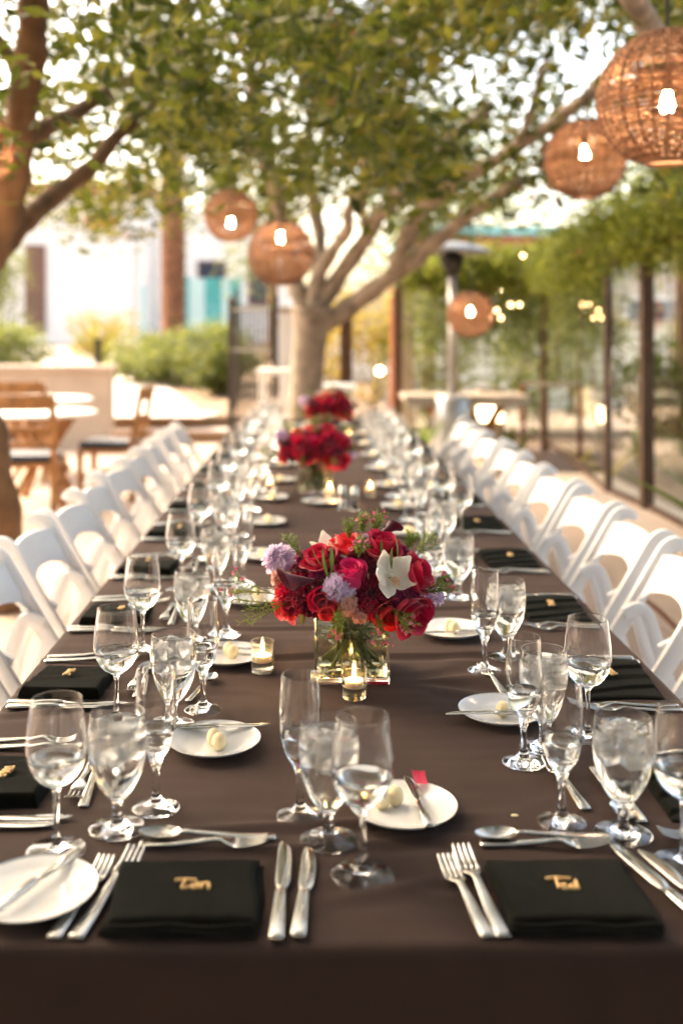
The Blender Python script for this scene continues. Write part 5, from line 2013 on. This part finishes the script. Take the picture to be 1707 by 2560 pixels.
def sprig(label, p, d, L, vase, flowers=True, seed=1, name=None):
    """waxflower or fern sprig: thin stems, needle leaves, tiny cup flowers"""
    M = aim(p, d, seed * 1.3)
    t = thing('waxflower_sprig' if flowers else 'green_sprig', label, 'waxflower' if flowers else 'greenery', M=M, group='waxflower and green sprigs')
    r_ = random.Random(seed)
    st_, nd = MB(), MB()
    tips = []
    for b in range(5):
        a = b * 2.399
        e = Vector((math.cos(a) * 0.38 * L * r_.uniform(0.4, 1), math.sin(a) * 0.38 * L * r_.uniform(0.4, 1), L * r_.uniform(0.7, 1.05)))
        P = spline([(0, 0, -0.2 * L), e * 0.45 + Vector((0, 0, 0.05 * L)), e], 4)
        st_.tube(P, 0.0008, 4)
        tips.append(e)
        for q in range(2, len(P)):
            for s in range(4):
                dv = Vector((r_.uniform(-1, 1), r_.uniform(-1, 1), r_.uniform(0.2, 1.1))).normalized()
                l = 0.012 * r_.uniform(0.7, 1.4)
                sd = dv.orthogonal().normalized() * 0.0007
                o_ = P[q]
                nd.add([o_ - sd, o_ + sd, o_ + dv * l * 0.6 + sd * 1.3, o_ + dv * l, o_ + dv * l * 0.6 - sd * 1.3], [(0, 1, 2, 3, 4)])
    st_.obj('twigs', 'stem_green', t)
    nd.obj('needles', 'leaf_fresh', t, smooth=False)['kind'] = 'stuff'
    if flowers:
        if 'wf' not in HEARTS:
            mb = MB()
            mb.lathe([(0, -0.6), (0.25, -0.5), (0.38, -0.1), (0.36, 0.0), (0.2, -0.06), (0, -0.1)], 8)
            for i in range(5):
                add_petal(mb, petal_M(i * 1.2566, 1.15, 0.62, 0.30, -0.05), w=0.5, R=0.9, bulge=0.05, lip=-0.1, n=3, nv=3)
            HEARTS['wf'] = mb.mesh('tiny_flower', 'wax_pink')
        for e in tips:
            for q in range(2):
                pos = e + Vector((r_.gauss(0, 0.006), r_.gauss(0, 0.006), r_.gauss(0, 0.006)))
                link('tiny_flower', HEARTS['wf'], t, aim(pos, (r_.uniform(-1, 1), r_.uniform(-1, 1), 0.7)) @ Matrix.Scale(0.0058 * r_.uniform(0.8, 1.2), 4))
    stem(t, M, vase, 0.0012)
    return t


def leafblade(label, p, d, L, vase, bend=0.3, spin=0.0):
    M = aim(p, d, spin)
    t = thing('green_leaf', label, 'leaf', M=M, group='green leaves in the bouquets')
    mb = MB()

    def P(u, v):
        a = u * 2 - 1
        hw = 0.085 * math.sin(PI * (0.04 + 0.95 * v)) ** 0.8
        return (a * hw * L, (bend * v * v + 0.25 * hw * abs(a)) * L, v * L)
    mb.grid(P, 4, 9)
    mb.obj('blade', 'leaf_deep', t)
    stem(t, M, vase, 0.0014)
    return t


VX, VY, VS, VH = 0.0745, 2.110, 0.147, 0.140


def vase(label, x, y):
    t = thing('cube_vase', label, 'vase', (x, y, TZ + 0.001), 0.0, 'square glass flower vases')
    h, th_ = VS / 2, 0.005
    m = MB()
    o_ = [(-h, -h), (h, -h), (h, h), (-h, h)]
    q = h - th_
    i_ = [(-q, -q), (q, -q), (q, q), (-q, q)]
    v = [(a, b, 0) for a, b in o_] + [(a, b, VH) for a, b in o_] + [(a, b, VH) for a, b in i_] + [(a, b, 0.014) for a, b in i_]
    f = [(3, 2, 1, 0), (12, 13, 14, 15)]
    for k in range(4):
        n = (k + 1) % 4
        f += [(k, n, 4 + n, 4 + k), (4 + k, 4 + n, 8 + n, 8 + k), (8 + k, 8 + n, 12 + n, 12 + k)]
    m.add(v, f)
    m.obj('glass_body', 'glass', t, bevel=0.002, seg=2)
    w = MB()
    q2 = q + 0.0006
    w.box(-q2, q2, -q2, q2, 0.0132, 0.088)
    w.obj('water', 'vase_water', t, smooth=False)
    return t


vase('square glass vase of cut stems holding the nearest bouquet', VX, VY)
BC = Vector((VX, VY, 0.895))
BR = Vector((0.185, 0.15, 0.150))


def fp(a, b, depth=1.0, dy=0.0):
    """bloom position from its place on the close view of the bouquet; the dome gives the distance"""
    u, v = 600 + 0.35714 * a, 1280 + 0.35714 * b
    y = 2.0
    for _ in range(6):
        X = (u - HU) / FPX * y
        Z = EYE - (v - HV) / FPX * y
        q = 1 - ((X - BC.x) / BR.x) ** 2 - ((Z - BC.z) / BR.z) ** 2
        y = BC.y - BR.y * math.sqrt(max(0.02, q)) * depth + dy
    return Vector(((u - HU) / FPX * y, y, EYE - (v - HV) / FPX * y))


def outw(p, k=(0, 0, 0)):
    d = Vector(((p.x - BC.x) / BR.x ** 1.2, (p.y - BC.y) / BR.y ** 1.2, (p.z - BC.z + 0.02) / BR.z ** 1.2))
    return d.normalized() + Vector(k)


PX = 0.35714 / 1270.0      # metres for a pixel of that close view
BOUQ = []


def B(fn, label_fmt, a, b, s, *args, k=(0, 0, 0), depth=1.0, dy=0.0, inset=0.35, **kw):
    if fn is rose or fn is ruffled:
        s *= 1.2
    if fn is stock:
        s *= 0.84
    p = fp(a, b, depth, dy)
    d = outw(p, k)
    p = p - d.normalized() * (s * PX * inset)
    o = fn(label_fmt % 'the nearest bouquet', p, d, s * PX, *args, (VX, VY), **kw)
    BOUQ.append((o, label_fmt))
    return o


B(rose, 'upright hot pink rose at the middle of %s', 770, 400, 215, 'rose_pink', k=(-0.1, 0.1, 1.3), openness=0.35, inset=0.5)
B(orchid, 'large white orchid right of centre in %s', 1050, 450, 350, k=(0.25, -0.7, 0.15), inset=0.05, spin=0.3)
B(mum, 'dark burgundy chrysanthemum low in the middle of %s', 935, 560, 300, 'mum_wine', k=(0, -0.4, 0))
B(rose, 'red rose hanging low at the right front of %s', 1205, 720, 235, 'rose_red', k=(0.35, -0.3, -0.5), openness=0.8)
B(rose, 'red rose at the right edge of %s, facing sideways', 1245, 440, 215, 'rose_red', k=(0.6, 0, 0.1))
B(rose, 'red rose near the top right of %s', 985, 225, 205, 'rose_red', k=(0, 0, 0.4), openness=1.1)
B(rose, 'coral red rose at the top behind the pink rose of %s', 745, 215, 170, 'rose_coral', k=(0, 0.3, 0.5), openness=1.2, dy=0.02)
B(rose, 'red rose at the upper left of %s', 550, 325, 180, 'rose_red', k=(-0.2, 0, 0.4), openness=1.0)
B(rose, 'small tight red rose low left of centre in %s', 575, 615, 150, 'rose_red', k=(-0.1, -0.6, -0.1), openness=0.6)
B(rose, 'coral red rose at the lower left edge of %s', 310, 660, 170, 'rose_coral', k=(-0.3, 0, -0.6), openness=1.3, dy=0.02)
B(rose, 'coral red rose low behind the hanging red rose of %s', 1040, 730, 160, 'rose_coral', k=(0.1, 0, -0.5), openness=1.3, dy=0.015)
B(rose, 'coral red rose under the small red rose of %s', 620, 690, 120, 'rose_coral', k=(0, -0.2, -0.8), openness=1.3)
B(ruffled, 'ruffled crimson carnation at the left front of %s', 375, 565, 250, 'rose_red', k=(-0.1, -0.4, 0))
B(ruffled, 'ruffled wine red carnation left of centre in %s', 490, 630, 170, 'wine_petal', k=(0, -0.3, -0.1), depth=0.96)
B(ruffled, 'ruffled magenta carnation above the dark calla of %s', 545, 455, 130, 'magenta_petal', k=(0, -0.2, 0.1))
B(ruffled, 'ruffled wine red carnation at the right side of %s', 1205, 580, 150, 'magenta_petal', k=(0.2, -0.1, 0))
B(stock, 'pale lilac stock spike at the far left of %s', 250, 325, 260, 'lilac_petal', k=(-0.6, -0.1, 0.2), inset=0.2, n=20)
B(stock, 'pale lilac stock spike in the middle front of %s', 680, 525, 220, 'lilac_petal', k=(-0.2, -0.6, 0.1), inset=0.1, n=18)
B(stock, 'small lilac stock spike at the top of %s', 875, 175, 130, 'lilac_petal', k=(0, 0, 0.3), n=12)
B(stock, 'lilac stock spike at the far right of %s', 1370, 590, 170, 'lilac_petal', k=(0.7, 0, 0), inset=0.2, n=16)
B(stock, 'blush stock spike under the left lilac of %s', 255, 460, 150, 'blush_petal', k=(-0.3, -0.2, 0), n=14)
B(stock, 'blush stock spike below the middle lilac of %s', 745, 660, 170, 'blush_petal', k=(0, -0.5, -0.2), n=14)
B(stock, 'blush stock spike hanging over the vase rim of %s', 840, 745, 110, 'blush_petal', k=(0, -0.5, -0.5), n=10)
B(stock, 'wine red stock spike at the lower right of %s', 1330, 690, 160, 'magenta_petal', k=(0.6, -0.1, -0.3), n=14)
B(stock, 'wine red stock spike near the upper left of %s', 655, 290, 130, 'magenta_petal', k=(-0.1, 0, 0.4), n=12)
B(stock, 'wine red stock spike right of the orchid of %s', 1150, 290, 170, 'magenta_petal', k=(0.3, 0, 0.4), n=16)
B(stock, 'wine red stock spike at the upper left edge of %s', 430, 300, 140, 'magenta_petal', k=(-0.2, 0, 0.5), n=12, dy=0.02)
B(stock, 'deep wine stock spike below the dark calla of %s', 540, 530, 150, 'wine_petal', k=(-0.1, -0.4, 0), n=14)
B(orchid, 'second white orchid half hidden at the upper left of %s', 600, 235, 230, k=(-0.2, -0.1, 0.5), inset=0.1, spin=2.0, dy=0.02)
B(mum, 'striped pink chrysanthemum at the top of %s', 610, 190, 170, 'pink_mum', k=(-0.1, 0.5, 0.4), dy=0.05)
B(ruffled, 'ruffled red carnation filling the back of %s', 860, 260, 170, 'rose_red', k=(0, 0.2, 0.6), dy=0.03)
B(ruffled, 'ruffled red carnation filling the top right of %s', 1120, 250, 150, 'rose_red', k=(0.2, 0.3, 0.5), dy=0.04)


B(ruffled, 'deep wine carnation between pink rose and orchid of %s', 900, 350, 120, 'wine_petal', k=(0, -0.2, 0.4), depth=0.9)
B(ruffled, 'deep wine carnation beside the far left lilac of %s', 400, 400, 130, 'wine_petal', k=(-0.2, -0.2, 0.3), depth=0.92)
B(ruffled, 'crimson carnation under the chrysanthemum of %s', 900, 690, 130, 'rose_red', k=(0, -0.5, -0.4), depth=0.95)
B(ruffled, 'small magenta carnation under the orchid of %s', 1105, 600, 110, 'magenta_petal', k=(0.1, -0.5, 0), depth=0.95)
B(ruffled, 'crimson carnation left of the pink rose of %s', 670, 350, 120, 'rose_red', k=(-0.1, -0.2, 0.5), depth=0.92)


def B2(fn, lab, a, b, d, size, *args, dy=0.0, **kw):
    p = fp(a, b, 1.0, dy)
    o = fn(lab % 'the nearest bouquet', p, Vector(d), size * (0.8 if fn is leafblade else 1.0), (VX, VY), *args, **kw)
    BOUQ.append((o, lab))


B2(calla, 'dark burgundy calla lily curving over the left of %s', 520, 480, (-1.0, -0.30, 0.12), 0.078, dy=-0.012, spin=0.3)
B2(calla, 'dark burgundy calla lily at the top right of %s', 960, 170, (0.8, 0.1, 0.45), 0.055, dy=0.02, spin=2.0)
for i, (a, b, d, L) in enumerate(((620, 470, (-0.4, -0.35, 0.9), 0.075), (640, 430, (0.05, -0.25, 1), 0.065), (590, 400, (-0.7, -0.3, 0.7), 0.06), (1060, 400, (-0.15, -0.2, 1), 0.05), (1110, 370, (0.7, -0.2, 0.6), 0.05), (990, 310, (0.0, -0.1, 1), 0.04), (1100, 350, (0.2, -0.1, 1), 0.06))):
    B2(leafblade, ['long green leaf left of the pink rose of %s', 'upright green leaf beside the pink rose of %s', 'green leaf over the dark calla of %s', 'small green leaf above the orchid of %s', 'green leaf right of the orchid of %s', 'short green tip above the orchid of %s', 'thin green leaf at the upper right of %s'][i], a, b, d, L, dy=-0.012)
SP = [((850, 150), (0.1, 0.1, 1), 0.036, True, 'waxflower sprig standing at the top of %s'), ((170, 560), (-1, -0.2, 0.25), 0.075, True, 'waxflower sprig reaching out at the left of %s'),
      ((930, 150), (0.3, 0.1, 1), 0.04, True, 'waxflower sprig at the top right of %s'), ((960, 740), (0.2, -0.6, -0.7), 0.05, True, 'waxflower sprig hanging at the front rim of %s'),
      ((1080, 690), (0.5, -0.7, -0.3), 0.05, True, 'waxflower sprig beside the hanging red rose of %s'), ((690, 740), (-0.2, -0.7, -0.6), 0.04, True, 'waxflower sprig low left of the vase rim of %s'),
      ((830, 300), (0.1, -0.5, 0.8), 0.04, True, 'waxflower sprig among the red blooms of %s'), ((760, 190), (0, 0.1, 1), 0.036, False, 'feathery green sprig at the top of %s'),
      ((300, 640), (-1, -0.3, -0.1), 0.09, False, 'feathery green sprig at the lower left of %s'), ((420, 300), (-0.5, 0.2, 0.8), 0.045, False, 'feathery green sprig at the upper left of %s'),
      ((1170, 260), (0.4, 0.1, 1), 0.036, False, 'feathery green sprig at the upper right of %s'), ((1240, 300), (0.6, 0.1, 0.7), 0.05, False, 'short green sprig at the right shoulder of %s'),
      ((1300, 560), (0.8, -0.1, 0.3), 0.05, True, 'waxflower sprig at the right edge of %s'), ((690, 690), (0, -1, -0.2), 0.04, False, 'green sprig under the blush stock of %s')]
for i, ((a, b), d, L, fl_, lab) in enumerate(SP):
    p = fp(a, b, 1.0, -0.005)
    o = sprig(lab % 'the nearest bouquet', p, d, L, (VX, VY), fl_, i + 3)
    BOUQ.append((o, lab))
# cut stems seen through the glass belong to foliage pushed into the middle
o = thing('foliage_bundle', 'bundle of leafy cut stems filling the nearest vase', 'greenery', (VX, VY, TZ), 0, 'stem bundles in the vases')
r_ = random.Random(5)
for i in range(20):
    a = i * 2.399
    top_ = Vector((math.cos(a) * r_.uniform(0.03, 0.064), math.sin(a) * r_.uniform(0.03, 0.064), 0.160))
    bot = Vector((r_.uniform(-0.058, 0.058) * 0.6 - top_.x * 0.5, r_.uniform(-0.058, 0.058) * 0.6 - top_.y * 0.5, 0.018))
    mb = MB()
    mb.tube(spline([bot, bot.lerp(top_, 0.5) + Vector((r_.gauss(0, 0.006), r_.gauss(0, 0.006), 0)), top_], 4), r_.uniform(0.0014, 0.0032), 6)
    mb.obj('stem', 'stem_green', o)
leaf_cloud('leaves', 'leaf_fresh', [(r_.uniform(-0.05, 0.05), r_.uniform(-0.05, 0.05), r_.uniform(0.09, 0.14)) for _ in range(14)], 5, 0.008, 0.035, 0.008, o, 7, kind='stuff')
leaf_cloud('inner_leaves', 'leaf_green', [(r_.uniform(-0.1, 0.1), r_.uniform(-0.08, 0.08), r_.uniform(0.14, 0.2)) for _ in range(40)], 6, 0.012, 0.035, 0.012, o, 8, kind='stuff')
BOUQ.append((o, 'bundle of leafy cut stems filling the vase of %s'))

for (which, x, y, rot) in (('the second bouquet', 0.010, 4.45, -0.15), ('the farthest bouquet', 0.075, 6.70, 0.25)):
    vase('square glass vase holding ' + which, x, y)
    T = Matrix.Translation((x, y, 0)) @ Matrix.Rotation(rot, 4, 'Z') @ Matrix.Translation((-VX, -VY, 0))
    for o, lab in BOUQ:
        Mw = o.matrix_world.copy() if o.name not in KIDS else KIDS[o.name]
        bpy_M = Matrix.LocRotScale(o.location, o.rotation_euler.to_quaternion(), o.scale)
        if any(q in lab for q in ('large white orchid', 'lilac stock spike in the middle', 'blush stock spike below', 'chrysanthemum low')):
            c = copy_tree(BOUQ[3][0])
            lab = {'la': 'full red rose at the right front of %s', 'pa': 'full red rose in the middle front of %s', 'bl': 'low red rose over the vase rim of %s', 'da': 'red rose right of the middle of %s'}[lab[:2]]
        else:
            c = copy_tree(o)
        c.matrix_world = T @ bpy_M
        c['label'] = lab % which
